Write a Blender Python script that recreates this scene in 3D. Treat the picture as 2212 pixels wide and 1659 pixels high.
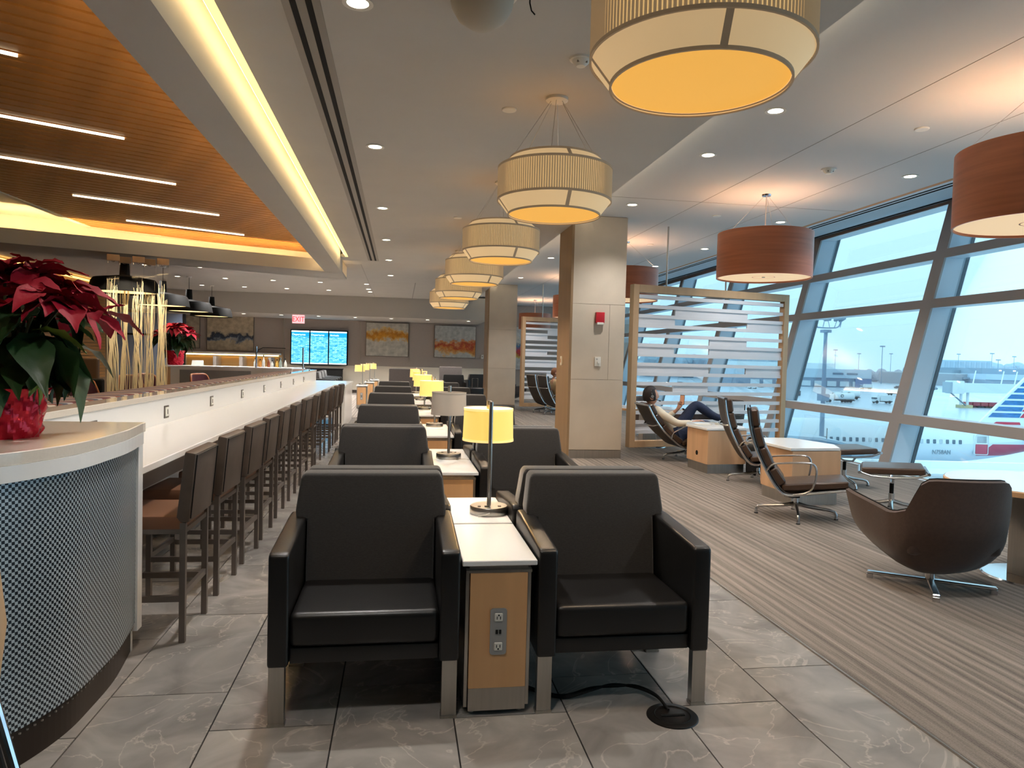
import bpy, bmesh, math, random
from mathutils import Vector, Matrix, Euler, noise
S = bpy.context.scene
for o in list(bpy.data.objects): bpy.data.objects.remove(o)
R = math.radians
# ---------------------------------------------------------------- camera
cd = bpy.data.cameras.new('camera'); cam = bpy.data.objects.new('camera', cd); S.collection.objects.link(cam)
cam.location = (0, 0, 1.45); cam.rotation_euler = (R(88.013), R(-1.493), R(-8.925))
cd.sensor_width = 36; cd.lens = 36*1534/2212; cd.clip_start = .05; cd.clip_end = 5000
S.camera = cam
# ---------------------------------------------------------------- world: even overcast sky
w = bpy.data.worlds.new('world'); S.world = w; w.use_nodes = True
nt = w.node_tree; nt.nodes.clear()
out = nt.nodes.new('ShaderNodeOutputWorld'); bg = nt.nodes.new('ShaderNodeBackground')
tc = nt.nodes.new('ShaderNodeTexCoord'); sx = nt.nodes.new('ShaderNodeSeparateXYZ'); rp = nt.nodes.new('ShaderNodeValToRGB')
nz = nt.nodes.new('ShaderNodeTexNoise'); nz.inputs['Scale'].default_value = 1.6; nz.inputs['Detail'].default_value = 3
mx = nt.nodes.new('ShaderNodeMix'); mx.data_type = 'RGBA'; mx.blend_type = 'MULTIPLY'; mx.inputs[0].default_value = .16
rp.color_ramp.elements[0].position = .0; rp.color_ramp.elements[0].color = (.40, .68, .90, 1)
rp.color_ramp.elements[1].position = .35; rp.color_ramp.elements[1].color = (.52, .86, 1.0, 1)
nt.links.new(tc.outputs['Generated'], sx.inputs[0]); nt.links.new(sx.outputs['Z'], rp.inputs[0])
nt.links.new(tc.outputs['Generated'], nz.inputs['Vector'])
nt.links.new(rp.outputs[0], mx.inputs[6]); nt.links.new(nz.outputs['Color'], mx.inputs[7])
nt.links.new(mx.outputs[2], bg.inputs['Color']); bg.inputs['Strength'].default_value = 1.2
nt.links.new(bg.outputs[0], out.inputs[0])
S.view_settings.view_transform = 'Standard'; S.view_settings.look = 'None'
S.view_settings.exposure = 1.0; S.view_settings.gamma = 1; S.view_settings.use_curve_mapping = False
DOWN_W, SPOT_COL, WARM = 66, (1, .96, .92), (1, .74, .5)
# window daylight enters through portals laid on the glass (they emit nothing of their own)
for y0, y1 in ((-4, 9), (9, 27.5)):
    L = bpy.data.lights.new('window_portal', 'AREA'); L.shape = 'RECTANGLE'; L.size = y1-y0; L.size_y = 4.1; L.cycles.is_portal = True
    o = bpy.data.objects.new('window_portal', L); S.collection.objects.link(o)
    o.location = (7.25+.02*((y0+y1)/2-9.3), (y0+y1)/2, 1.95)
    o.rotation_euler = Matrix(((0, math.cos(R(76)), math.sin(R(76))*0+.97), (1, 0, 0), (0, 1, .24))).to_euler() if False else (Vector((-.97, 0, .243))).to_track_quat('-Z', 'Y').to_euler()
# ---------------------------------------------------------------- helpers
random.seed(7)
def lin(h):
    h = h.lstrip('#'); c = [int(h[i:i+2], 16)/255 for i in (0, 2, 4)]
    return tuple((x/12.92 if x <= .04045 else ((x+.055)/1.055)**2.4) for x in c)+(1,)
def mat(name, col, rough=.5, metal=0, emit=0, ecol=None, n=None, bump=None, spec=None, trans=0, coat=0, sheen=0):
    """n=(scale, amount, (sx,sy,sz)) darkens/lightens with noise, bump=(scale, strength, stretch)"""
    m = bpy.data.materials.new(name); m.use_nodes = True; t = m.node_tree; b = t.nodes['Principled BSDF']
    c = lin(col) if isinstance(col, str) else col
    b.inputs['Base Color'].default_value = c; b.inputs['Roughness'].default_value = rough; b.inputs['Metallic'].default_value = metal
    if spec is not None: b.inputs['Specular IOR Level'].default_value = spec
    if trans: b.inputs['Transmission Weight'].default_value = trans
    if coat: b.inputs['Coat Weight'].default_value = coat; b.inputs['Coat Roughness'].default_value = .08
    if sheen: b.inputs['Sheen Weight'].default_value = sheen
    if emit:
        b.inputs['Emission Color'].default_value = lin(ecol) if isinstance(ecol, str) else (ecol or c); b.inputs['Emission Strength'].default_value = emit
    def tex(scale, st, det=4):
        co = t.nodes.new('ShaderNodeTexCoord'); mp = t.nodes.new('ShaderNodeMapping'); mp.inputs['Scale'].default_value = st
        x = t.nodes.new('ShaderNodeTexNoise'); x.inputs['Scale'].default_value = scale; x.inputs['Detail'].default_value = det
        t.links.new(co.outputs['Object'], mp.inputs[0]); t.links.new(mp.outputs[0], x.inputs['Vector']); return x
    if n:
        x = tex(n[0], n[2] if len(n) > 2 else (1, 1, 1)); r = t.nodes.new('ShaderNodeMapRange')
        r.inputs['From Min'].default_value = .3; r.inputs['From Max'].default_value = .7
        r.inputs['To Min'].default_value = 1-n[1]; r.inputs['To Max'].default_value = 1+n[1]
        v = t.nodes.new('ShaderNodeVectorMath'); v.operation = 'SCALE'; v.inputs[0].default_value = c[:3]
        t.links.new(x.outputs['Fac'], r.inputs['Value']); t.links.new(r.outputs[0], v.inputs['Scale']); t.links.new(v.outputs[0], b.inputs['Base Color'])
    if bump:
        x = tex(bump[0], bump[2] if len(bump) > 2 else (1, 1, 1), 3); q = t.nodes.new('ShaderNodeBump'); q.inputs['Strength'].default_value = bump[1]; q.inputs['Distance'].default_value = .01
        t.links.new(x.outputs['Fac'], q.inputs['Height']); t.links.new(q.outputs[0], b.inputs['Normal'])
    return m
class MB:
    def __init__(s): s.bm = bmesh.new()
    def add(s, t, M=None):
        if M is not None: t.transform(M)
        me = bpy.data.meshes.new('t'); t.to_mesh(me); t.free(); s.bm.from_mesh(me); bpy.data.meshes.remove(me); return s
    def box(s, x0, x1, y0, y1, z0, z1, bev=0, seg=2, M=None):
        t = bmesh.new(); bmesh.ops.create_cube(t, size=1)
        for v in t.verts: v.co = Vector((x0+(v.co.x+.5)*(x1-x0), y0+(v.co.y+.5)*(y1-y0), z0+(v.co.z+.5)*(z1-z0)))
        if bev: bmesh.ops.bevel(t, geom=t.edges[:], offset=bev, segments=seg, profile=.6, affect='EDGES')
        return s.add(t, M)
    def prism(s, poly, h0, h1, axis='z', bev=0, seg=2, M=None):
        """poly: 2D outline; extruded along axis from h0 to h1 (x: poly is y,z; y: poly is x,z; z: poly is x,y)"""
        f = {'z': lambda a, b, h: (a, b, h), 'y': lambda a, b, h: (a, h, b), 'x': lambda a, b, h: (h, a, b)}[axis]
        t = bmesh.new(); A = [t.verts.new(f(a, b, h0)) for a, b in poly]; B = [t.verts.new(f(a, b, h1)) for a, b in poly]
        t.faces.new(A); t.faces.new(B[::-1]); k = len(poly)
        for i in range(k): t.faces.new((A[i], B[i], B[(i+1) % k], A[(i+1) % k]))
        bmesh.ops.recalc_face_normals(t, faces=t.faces)
        if bev: bmesh.ops.bevel(t, geom=t.edges[:], offset=bev, segments=seg, profile=.6, affect='EDGES')
        return s.add(t, M)
    def lathe(s, prof, n=32, c=(0, 0, 0), M=None, wob=None):
        t = bmesh.new(); rings = []
        for r, z in prof:
            if r < 1e-5: rings.append([t.verts.new((c[0], c[1], c[2]+z))])
            else:
                rr = []
                for i in range(n):
                    a = 2*math.pi*i/n; q = r*(1+(wob(a, z) if wob else 0)); rr.append(t.verts.new((c[0]+q*math.cos(a), c[1]+q*math.sin(a), c[2]+z)))
                rings.append(rr)
        for a, b in zip(rings, rings[1:]):
            for i in range(n):
                j = (i+1) % n
                if len(a) == 1 and len(b) == 1: continue
                if len(a) == 1: t.faces.new((a[0], b[i], b[j]))
                elif len(b) == 1: t.faces.new((a[i], a[j], b[0]))
                else: t.faces.new((a[i], a[j], b[j], b[i]))
        bmesh.ops.recalc_face_normals(t, faces=t.faces); return s.add(t, M)
    def tube(s, pts, r, n=8, closed=False, flat=None, M=None):
        pts = [Vector(p) for p in pts]; t = bmesh.new(); rings = []; k = len(pts); up = None
        for i, p in enumerate(pts):
            a = pts[(i-1) % k] if closed or i > 0 else p; b = pts[(i+1) % k] if closed or i < k-1 else p
            d = (b-a).normalized() if (b-a).length > 1e-9 else Vector((0, 0, 1))
            if up is None: up = Vector((0, 0, 1)) if abs(d.z) < .9 else Vector((1, 0, 0))
            u = d.cross(up); u = u.normalized() if u.length > 1e-6 else d.orthogonal().normalized(); v = u.cross(d).normalized(); up = v
            rr = r[i] if isinstance(r, (list, tuple)) else r; fl = flat or 1
            rings.append([t.verts.new(p+u*math.cos(2*math.pi*j/n)*rr+v*math.sin(2*math.pi*j/n)*rr*fl) for j in range(n)])
        for i in range(k if closed else k-1):
            A, B = rings[i], rings[(i+1) % k]
            for j in range(n): t.faces.new((A[j], A[(j+1) % n], B[(j+1) % n], B[j]))
        if not closed: t.faces.new(rings[0][::-1]); t.faces.new(rings[-1])
        bmesh.ops.recalc_face_normals(t, faces=t.faces); return s.add(t, M)
    def cyl(s, p0, p1, r, n=16, r2=None, M=None): return s.tube([p0, p1], [r, r if r2 is None else r2], n, M=M)
    def quad(s, *v):
        s.bm.faces.new([s.bm.verts.new(x) for x in v]); return s
    def grid(s, P):
        """P[i][j] points -> surface"""
        V = [[s.bm.verts.new(p) for p in row] for row in P]
        for i in range(len(V)-1):
            for j in range(len(V[0])-1): s.bm.faces.new((V[i][j], V[i+1][j], V[i+1][j+1], V[i][j+1]))
        return s
    def mesh(s, name, m, smooth=35):
        me = bpy.data.meshes.new(name); s.bm.to_mesh(me); s.bm.free()
        if m: me.materials.append(m)
        if smooth:
            for p in me.polygons: p.use_smooth = True
            me.set_sharp_from_angle(angle=R(smooth))
        return me
    def build(s, name, m, parent=None, smooth=35, loc=None): return link(name, s.mesh(name, m, smooth), parent, loc)
def link(name, me, parent=None, loc=None, rot=None):
    o = bpy.data.objects.new(name, me); S.collection.objects.link(o); o.parent = parent
    if loc: o.location = loc
    if rot: o.rotation_euler = rot
    return o
def tag(o, label=None, cat=None, group=None, kind=None):
    if label: o['label'] = label
    if cat: o['category'] = cat
    if group: o['group'] = group
    if kind: o['kind'] = kind
    return o
def thing(name, label, cat, loc=(0, 0, 0), rz=0, group=None, kind=None):
    o = bpy.data.objects.new(name, None); S.collection.objects.link(o); o.location = loc; o.rotation_euler = (0, 0, rz); o.empty_display_size = .1
    return tag(o, label, cat, group, kind)
def dup(root, loc, rz=0, label=None, group=None):
    def cp(o, p):
        c = o.copy(); S.collection.objects.link(c); c.parent = p
        for ch in o.children: cp(ch, c)
        return c
    r = cp(root, None); r.location = loc; r.rotation_euler = (0, 0, rz)
    if label: r['label'] = label
    if group: r['group'] = group
    return r
def struct(name, mb, m, parent=None, smooth=35, label=None, cat=None):
    o = mb.build(name, m, parent, smooth)
    if parent is None:
        o['kind'] = 'structure'
        if label: o['label'] = label
        if cat: o['category'] = cat
    return o
def light(kind, loc, watt, col, name, r=.05, rot=None, **k):
    L = bpy.data.lights.new(name, kind); L.energy = watt; L.color = col
    if kind == 'POINT': L.shadow_soft_size = r
    if kind == 'SPOT': L.shadow_soft_size = r; L.spot_size = k.get('size', R(110)); L.spot_blend = .6
    return L
def text_mesh(txt, size, m, name, parent, M, ext=.002, align='LEFT'):
    c = bpy.data.curves.new('t', 'FONT'); c.body = txt; c.size = size; c.extrude = ext; c.align_x = align
    o = bpy.data.objects.new('t', c); S.collection.objects.link(o); dg = bpy.context.evaluated_depsgraph_get()
    me = bpy.data.meshes.new_from_object(o.evaluated_get(dg)); bpy.data.objects.remove(o); me.materials.clear(); me.materials.append(m); me.transform(M)
    return link(name, me, parent)
ORD = ['nearest', 'second', 'third', 'fourth', 'fifth', 'sixth', 'seventh', 'eighth', 'ninth', 'tenth', 'eleventh', 'twelfth']
# ---------------------------------------------------------------- materials
M_ceil = mat('ceiling_paint', '#b9b6b1', .9, n=(2, .02)); M_white = mat('white_paint', '#d9d6d0', .7)
M_wallpap = mat('taupe_wallcovering', '#a59990', .85, n=(30, .07, (.3, .3, 8))); M_rock = mat('stone_panel', '#c2b6a5', .55, n=(1.6, .09), bump=(40, .05))
M_rockl = mat('pale_wainscot', '#c9bfae', .4, n=(1.2, .06)); M_steel = mat('brushed_steel', '#b4b1ab', .32, 1, n=(60, .06, (1, 1, .05)))
M_chrome = mat('chrome', '#dcdde0', .12, 1); M_alu = mat('polished_aluminium', '#c9cbce', .22, 1); M_dark = mat('dark_void', '#0b0a0a', .9); M_blackm = mat('black_metal', '#121110', .75, spec=.2)
M_solid = mat('white_solid_surface', '#e2e2e0', .16, spec=.6); M_ledge = mat('gloss_counter_top', '#d6cdc0', .07, spec=.7, n=(90, .03))
M_beige_wood = mat('pale_maple', '#c9a27a', .42, n=(5, .09, (1, 1, .12)), bump=(60, .03, (1, 1, .1))); M_wood = mat('maple_veneer', '#cb9c6c', .4, n=(6, .1, (1.5, 1.5, .12)))
M_frame_wood = mat('screen_frame_oak', '#bd9a74', .5, n=(7, .08, (1, 1, .1))); M_slatw = mat('ceiling_slat_wood', '#b37d42', .55, n=(3, .2, (1, 1, 1)))
M_darkwood = mat('reddish_shade_veneer', '#a05c3c', .42, n=(2.2, .16, (.6, .6, 14)))
M_fabric = mat('charcoal_fabric', '#2d2b2a', .95, n=(90, .22, (1, 1, 3)), bump=(260, .25, (1, 1, 3)), sheen=.3)
M_leather = mat('black_leather', '#151414', .36, n=(8, .1), bump=(180, .07)); M_stool = mat('taupe_leather', '#4d423a', .45, n=(14, .12), bump=(160, .07)); M_stoolseat = mat('brown_leather_seat', '#6a4630', .42, bump=(160, .06))
M_eames = mat('brown_leather', '#47362b', .33, n=(7, .14), bump=(28, .22)); M_sling = mat('dark_sling', '#28221e', .5); M_gun = mat('gunmetal', '#78706a', .36, .8)
M_tub = mat('brown_tub_fabric', '#3f2e27', .8, n=(50, .12), bump=(200, .15), sheen=.2)
M_cream = mat('pleated_cream_fabric', '#d8c8ab', .9, emit=.26, ecol=(1, .66, .26, 1)); M_rib = mat('cream_rib', '#c9b595', .9, emit=.06, ecol=(1, .7, .4, 1))
M_cream2 = mat('plain_cream_fabric', '#dcc9a4', .9, emit=.21, ecol=(1, .68, .34, 1)); M_diff = mat('pendant_diffuser', '#d8a85e', .8, emit=.34, ecol=(1, .5, .08, 1))
M_diffw = mat('pale_diffuser', '#f0d0a0', .8, emit=.3, ecol=(1, .72, .45, 1)); M_trim = mat('taupe_trim', '#ab9a86', .9, emit=.03, ecol=(1, .7, .4, 1))
M_shade = mat('lit_lampshade', '#e6cf86', .9, emit=.36, ecol=(1, .70, .14, 1)); M_shadeoff = mat('unlit_lampshade', '#bdb3a6', .9); M_hem = mat('shade_hem', '#dcb878', .9, emit=.55, ecol=(1, .62, .24, 1))
M_led = mat('led_strip', '#ffe9c0', .5, emit=12, ecol=(1, .7, .34, 1)); M_ledw = mat('linear_led', '#fff3da', .5, emit=3, ecol=(1, .86, .58, 1)); M_ledlow = mat('led_booth', '#ffe0a0', .5, emit=6, ecol=(1, .62, .2, 1))
M_down = mat('downlight_lens', '#fff6e4', .5, emit=9, ecol=(1, .88, .66, 1)); M_plastic = mat('white_plastic', '#d8d5cc', .4); M_red = mat('alarm_red', '#b3202c', .35)
M_branch = mat('ivory_reed', '#f0dcae', .6); M_maroon = mat('maroon_upholstery', '#4f1f2b', .8, n=(20, .1)); M_orange = mat('tan_leather_rim', '#a5653c', .45)
M_foil = mat('red_foil', '#b50f2a', .25, .5, bump=(16, 1.0)); M_green = mat('poinsettia_green', '#24401f', .42, n=(6, .3), bump=(30, .2)); M_green2 = mat('yellow_green_leaf', '#5d7324', .45, n=(8, .25))
M_bract = mat('poinsettia_red', '#8e0a24', .65, spec=.25, n=(7, .25), bump=(30, .25)); M_stem = mat('plant_stem', '#4d4a2c', .7)
def glass_mat(name, tint=(1, 1, 1, 1), gloss=.06):
    m = bpy.data.materials.new(name); m.use_nodes = True; t = m.node_tree; t.nodes.clear()
    o = t.nodes.new('ShaderNodeOutputMaterial'); a = t.nodes.new('ShaderNodeBsdfTransparent'); a.inputs[0].default_value = tint
    g = t.nodes.new('ShaderNodeBsdfGlossy'); g.inputs['Roughness'].default_value = .02; x = t.nodes.new('ShaderNodeMixShader')
    f = t.nodes.new('ShaderNodeFresnel'); f.inputs[0].default_value = 1.25; k = t.nodes.new('ShaderNodeMath'); k.operation = 'MULTIPLY'; k.inputs[1].default_value = gloss*10
    t.links.new(f.outputs[0], k.inputs[0]); t.links.new(k.outputs[0], x.inputs[0]); t.links.new(a.outputs[0], x.inputs[1]); t.links.new(g.outputs[0], x.inputs[2]); t.links.new(x.outputs[0], o.inputs[0]); return m
M_glass = glass_mat('window_glass', (.97, .99, 1, 1), .05); M_acrylic = glass_mat('clear_acrylic', (.96, .97, .98, 1), .1)
def nodes_of(m): return m.node_tree, m.node_tree.nodes['Principled BSDF']
def carpet_mat():
    m = mat('striped_carpet', '#6d5f54', .98); t, b = nodes_of(m)
    co = t.nodes.new('ShaderNodeTexCoord'); mp = t.nodes.new('ShaderNodeMapping'); mp.inputs['Scale'].default_value = (9, .12, 1)
    x = t.nodes.new('ShaderNodeTexNoise'); x.inputs['Scale'].default_value = 2.2; x.inputs['Detail'].default_value = 6; x.inputs['Roughness'].default_value = .75
    wv = t.nodes.new('ShaderNodeTexWave'); wv.wave_type = 'BANDS'; wv.bands_direction = 'X'; wv.inputs['Scale'].default_value = 4.6; wv.inputs['Distortion'].default_value = 1.5; wv.inputs['Detail'].default_value = 1
    fine = t.nodes.new('ShaderNodeTexNoise'); fine.inputs['Scale'].default_value = 160; fine.inputs['Detail'].default_value = 2
    r = t.nodes.new('ShaderNodeValToRGB'); e = r.color_ramp.elements; e[0].position = .28; e[0].color = lin('#4c4641'); e[1].position = .72; e[1].color = lin('#958b82')
    a = t.nodes.new('ShaderNodeMath'); a.operation = 'MULTIPLY_ADD'; a.inputs[1].default_value = .13; c = t.nodes.new('ShaderNodeMath'); c.operation = 'MULTIPLY_ADD'; c.inputs[1].default_value = .3
    t.links.new(co.outputs['Object'], mp.inputs[0]); t.links.new(mp.outputs[0], x.inputs['Vector']); t.links.new(co.outputs['Object'], wv.inputs['Vector']); t.links.new(co.outputs['Object'], fine.inputs['Vector'])
    t.links.new(wv.outputs['Fac'], a.inputs[0]); t.links.new(x.outputs['Fac'], a.inputs[2]); t.links.new(fine.outputs['Fac'], c.inputs[0]); t.links.new(a.outputs[0], c.inputs[2])
    s2 = t.nodes.new('ShaderNodeMath'); s2.operation = 'SUBTRACT'; s2.inputs[1].default_value = .215; t.links.new(c.outputs[0], s2.inputs[0]); t.links.new(s2.outputs[0], r.inputs[0]); t.links.new(r.outputs[0], b.inputs['Base Color'])
    q = t.nodes.new('ShaderNodeBump'); q.inputs['Strength'].default_value = .5; q.inputs['Distance'].default_value = .008; t.links.new(c.outputs[0], q.inputs['Height']); t.links.new(q.outputs[0], b.inputs['Normal']); return m
M_carpet = carpet_mat()
def tile_mat():
    m = mat('grey_marble_tile', '#8d8780', .2); t, b = nodes_of(m)
    co = t.nodes.new('ShaderNodeTexCoord'); oi = t.nodes.new('ShaderNodeObjectInfo'); ad = t.nodes.new('ShaderNodeVectorMath'); ad.operation = 'ADD'
    sc = t.nodes.new('ShaderNodeVectorMath'); sc.operation = 'SCALE'; sc.inputs['Scale'].default_value = 1.0
    cmb = t.nodes.new('ShaderNodeCombineXYZ'); k = t.nodes.new('ShaderNodeMath'); k.operation = 'MULTIPLY'; k.inputs[1].default_value = 40
    t.links.new(oi.outputs['Random'], k.inputs[0]); t.links.new(k.outputs[0], cmb.inputs[2]); t.links.new(co.outputs['Object'], ad.inputs[0]); t.links.new(cmb.outputs[0], ad.inputs[1])
    x = t.nodes.new('ShaderNodeTexNoise'); x.inputs['Scale'].default_value = 3; x.inputs['Detail'].default_value = 7; x.inputs['Distortion'].default_value = 1.2
    v = t.nodes.new('ShaderNodeTexNoise'); v.inputs['Scale'].default_value = 1.6; v.inputs['Detail'].default_value = 5; v.inputs['Distortion'].default_value = 2.2
    for z in (x, v): t.links.new(ad.outputs[0], z.inputs['Vector'])
    r = t.nodes.new('ShaderNodeValToRGB'); e = r.color_ramp.elements; e[0].position = .3; e[0].color = lin('#75716d'); e[1].position = .7; e[1].color = lin('#98938e')
    rv = t.nodes.new('ShaderNodeValToRGB'); f = rv.color_ramp.elements; f[0].position = .488; f[0].color = (0, 0, 0, 1); f[1].position = .5; f[1].color = (1, 1, 1, 1); f.new(.512).color = (0, 0, 0, 1)
    mm = t.nodes.new('ShaderNodeMix'); mm.data_type = 'RGBA'; mm.inputs[7].default_value = lin('#b8b0a5'); h = t.nodes.new('ShaderNodeMath'); h.operation = 'MULTIPLY'; h.inputs[1].default_value = .45
    t.links.new(x.outputs['Fac'], r.inputs[0]); t.links.new(v.outputs['Fac'], rv.inputs[0]); t.links.new(rv.outputs[0], h.inputs[0]); t.links.new(h.outputs[0], mm.inputs[0]); t.links.new(r.outputs[0], mm.inputs[6]); t.links.new(mm.outputs[2], b.inputs['Base Color']); return m
M_tile = tile_mat()
def checker_mat():
    m = mat('embossed_metal', '#9fb0bb', .35, .35); t, b = nodes_of(m); uv = t.nodes.new('ShaderNodeUVMap'); mp = t.nodes.new('ShaderNodeMapping'); mp.inputs['Rotation'].default_value = (0, 0, 0)
    c = t.nodes.new('ShaderNodeTexChecker'); c.inputs['Scale'].default_value = 1/.0115; c.inputs['Color1'].default_value = lin('#b7c3c9'); c.inputs['Color2'].default_value = lin('#20262c')
    t.links.new(uv.outputs[0], mp.inputs[0]); t.links.new(mp.outputs[0], c.inputs['Vector']); t.links.new(c.outputs['Color'], b.inputs['Base Color'])
    q = t.nodes.new('ShaderNodeBump'); q.inputs['Strength'].default_value = .6; q.inputs['Distance'].default_value = .004; t.links.new(c.outputs['Fac'], q.inputs['Height']); t.links.new(q.outputs[0], b.inputs['Normal']); return m
M_check = checker_mat()
def paint_mat(name, bgc, cols, z0, z1, seedv, wide=.12):
    """abstract canvas: a torn band of colour between heights z0 and z1 (object z, metres)"""
    m = mat(name, bgc, .8); t, b = nodes_of(m); co = t.nodes.new('ShaderNodeTexCoord'); mp = t.nodes.new('ShaderNodeMapping'); mp.inputs['Location'].default_value = (seedv, seedv*2, 0)
    x = t.nodes.new('ShaderNodeTexNoise'); x.inputs['Scale'].default_value = 2.4; x.inputs['Detail'].default_value = 9; x.inputs['Roughness'].default_value = .7; s = t.nodes.new('ShaderNodeSeparateXYZ')
    t.links.new(co.outputs['Object'], mp.inputs[0]); t.links.new(mp.outputs[0], x.inputs['Vector']); t.links.new(co.outputs['Object'], s.inputs[0])
    a = t.nodes.new('ShaderNodeMath'); a.operation = 'MULTIPLY_ADD'; a.inputs[1].default_value = 1.1; t.links.new(x.outputs['Fac'], a.inputs[0]); t.links.new(s.outputs['Z'], a.inputs[2])
    r = t.nodes.new('ShaderNodeValToRGB'); r.color_ramp.interpolation = 'EASE'; e = r.color_ramp.elements; e[0].position = 0; e[0].color = lin(bgc); e[1].position = 1; e[1].color = lin(bgc)
    o = t.nodes.new('ShaderNodeMapRange'); o.inputs['From Min'].default_value = z0+.55-.4; o.inputs['From Max'].default_value = z1+.55+.4; t.links.new(a.outputs[0], o.inputs['Value']); t.links.new(o.outputs[0], r.inputs[0])
    k = len(cols); span = (z1-z0)/(z1-z0+.8)
    for i, c in enumerate(cols): e.new((1-span)/2+span*(i+.5)/k).color = lin(c)
    e.new((1-span)/2).color = lin(bgc); e.new(1-(1-span)/2).color = lin(bgc)
    y = t.nodes.new('ShaderNodeTexNoise'); y.inputs['Scale'].default_value = 7; y.inputs['Detail'].default_value = 6; t.links.new(mp.outputs[0], y.inputs['Vector'])
    g = t.nodes.new('ShaderNodeMix'); g.data_type = 'RGBA'; g.blend_type = 'OVERLAY'; g.inputs[0].default_value = .55; t.links.new(r.outputs[0], g.inputs[6]); t.links.new(y.outputs['Fac'], g.inputs[7]); t.links.new(g.outputs[2], b.inputs['Base Color']); return m
# ================================================================ SETTING: floor
struct('floor', MB().box(-9, 2.108, -4, 16.75, -.16, -.006), mat('dark_grout', '#14110f', .9), smooth=0); FL = bpy.data.objects['floor']
tme = {}
def tile(x0, x1, y0, y1):
    k = (round(x1-x0, 3), round(y1-y0, 3))
    if k not in tme: tme[k] = MB().box(-k[0]/2, k[0]/2, -k[1]/2, k[1]/2, -.006, 0).mesh('tile', M_tile, 0)
    link('tile', tme[k], FL, ((x0+x1)/2, (y0+y1)/2, 0))
g = .003
for i in range(-3, 7):
    x0 = -1.163+.468*(i+.0); off = (.31 if i % 2 else 0) if i != 6 else .01
    x1 = min(x0+.468, 2.106); y = 1.265-off if i % 2 else 1.265-.0
    if i == 6: y = 1.265
    y = 3.13-.94*2 if i % 2 == 0 else 2.81-.94
    while y < 16.75:
        y1 = min(y+.94, 16.75)
        if x1-x0 > .05: tile(x0+g, x1-g, y+g, y1-g)
        y += .94
# right-hand carpet, and carpet beyond the tiles
struct('carpet', MB().prism([(2.108, -4), (6.6, -4), (7.25, 30), (2.108, 30)], -.16, .006).box(-9, 2.108, 16.75, 28.1, -.16, .006), M_carpet, smooth=0, label='brown striped carpet to the right of and beyond the tiles', cat='carpet')
struct('trim_floor_edge', MB().box(2.104, 2.112, -4, 16.75, -.02, .008), M_steel, smooth=0)
# ---------------------------------------------------------------- ceiling
H1, H2, HB, HW = 3.45, 3.60, 3.17, 3.76
fd = Vector((math.cos(R(23.5)), math.sin(R(23.5)), 0)); fy = lambda x: 15.38+(x+1.25)*math.tan(R(23.5))   # front edge of the far beam
xl = -8.9
c = MB().box(-1.09, 2.45, -4, 24.75, H1, H1+.06)                                                   # over the armchairs
c.prism([(-1.09, 14.95), (-1.09, 24.75), (xl, 24.75), (xl, fy(xl)+1.34), (-1.25, fy(-1.25)+1.34), (-1.25, 14.95)], H1, H1+.06)
struct('ceiling', c, M_ceil, smooth=0)
struct('ceiling_right', MB().box(2.28, 6.05, -4, 28.1, H2, H2+.06).box(2.2, 2.45, -4, 24.75, H1+.06, H1+.08), mat('ceiling_paint_right', '#c3c3c3', .9), smooth=0)
struct('ceiling_upper', MB().prism([(-1.05, -4), (-1.05, 17), (xl, 17), (xl, -4)], HW+.06, HW+.12), M_white, smooth=0)
struct('trim_slot_back', MB().box(-1.09, -1.06, -4, 15.0, H1+.06, HW+.06).box(2.17, 2.2, -4, 24.75, H1+.06, H2+.06), M_white, smooth=0)
# dropped beam: long leg beside the slot and the diagonal far leg
struct('ceiling_beam', MB().box(-1.59, -1.25, -4, 15.38, HB, HW+.06), M_ceil, smooth=0)
fb = MB(); fb.prism([(-1.25, fy(-1.25)), (-1.25, fy(-1.25)+.12), (xl, fy(xl)+.12), (xl, fy(xl))], HB, H1-.03)
fb.prism([(-1.25, fy(-1.25)+.1), (-1.25, fy(-1.25)+1.34), (xl, fy(xl)+1.34), (xl, fy(xl)+.1)], HB, HB+.05)
struct('ceiling_fascia', fb, M_ceil, smooth=0)
cvb = MB(); cvb.prism([(-1.25, fy(-1.25)+1.3), (-1.25, fy(-1.25)+1.34), (xl, fy(xl)+1.34), (xl, fy(xl)+1.3)], HB, HW+.06)
struct('ceiling_cove_back', cvb, M_white, smooth=0)
struct('trim_led_slot', MB().box(-1.166, -1.153, -3, 14.8, 3.472, 3.488), M_led, smooth=0); struct('trim_slot_lens', MB().box(-1.152, -1.0901, -3, 14.9, 3.45, 3.47), mat('slot_lens', '#fff0b0', .6, emit=.62, ecol=(1, .78, .28, 1)), smooth=0)
for a in (0,):
    l = MB(); l.prism([(-1.4, fy(-1.4)+.2), (-1.4, fy(-1.4)+.23), (xl+.1, fy(xl+.1)+.23), (xl+.1, fy(xl+.1)+.2)], HB+.06, HB+.08); struct('trim_led_far', l, mat('led_far', '#ffe9c0', .5, emit=38, ecol=(1, .66, .28, 1)), smooth=0); struct('trim_led_beam', MB().box(-1.62, -1.6, -3, 15.2, 3.38, 3.4), M_led, smooth=0)
struct('trim_led_right', MB().box(2.42, 2.435, -3, 24.5, H1+.085, H1+.095), mat('cove_led_right', '#ffe9c0', .5, emit=14, ecol=(1, .82, .55, 1)), smooth=0)
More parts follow.
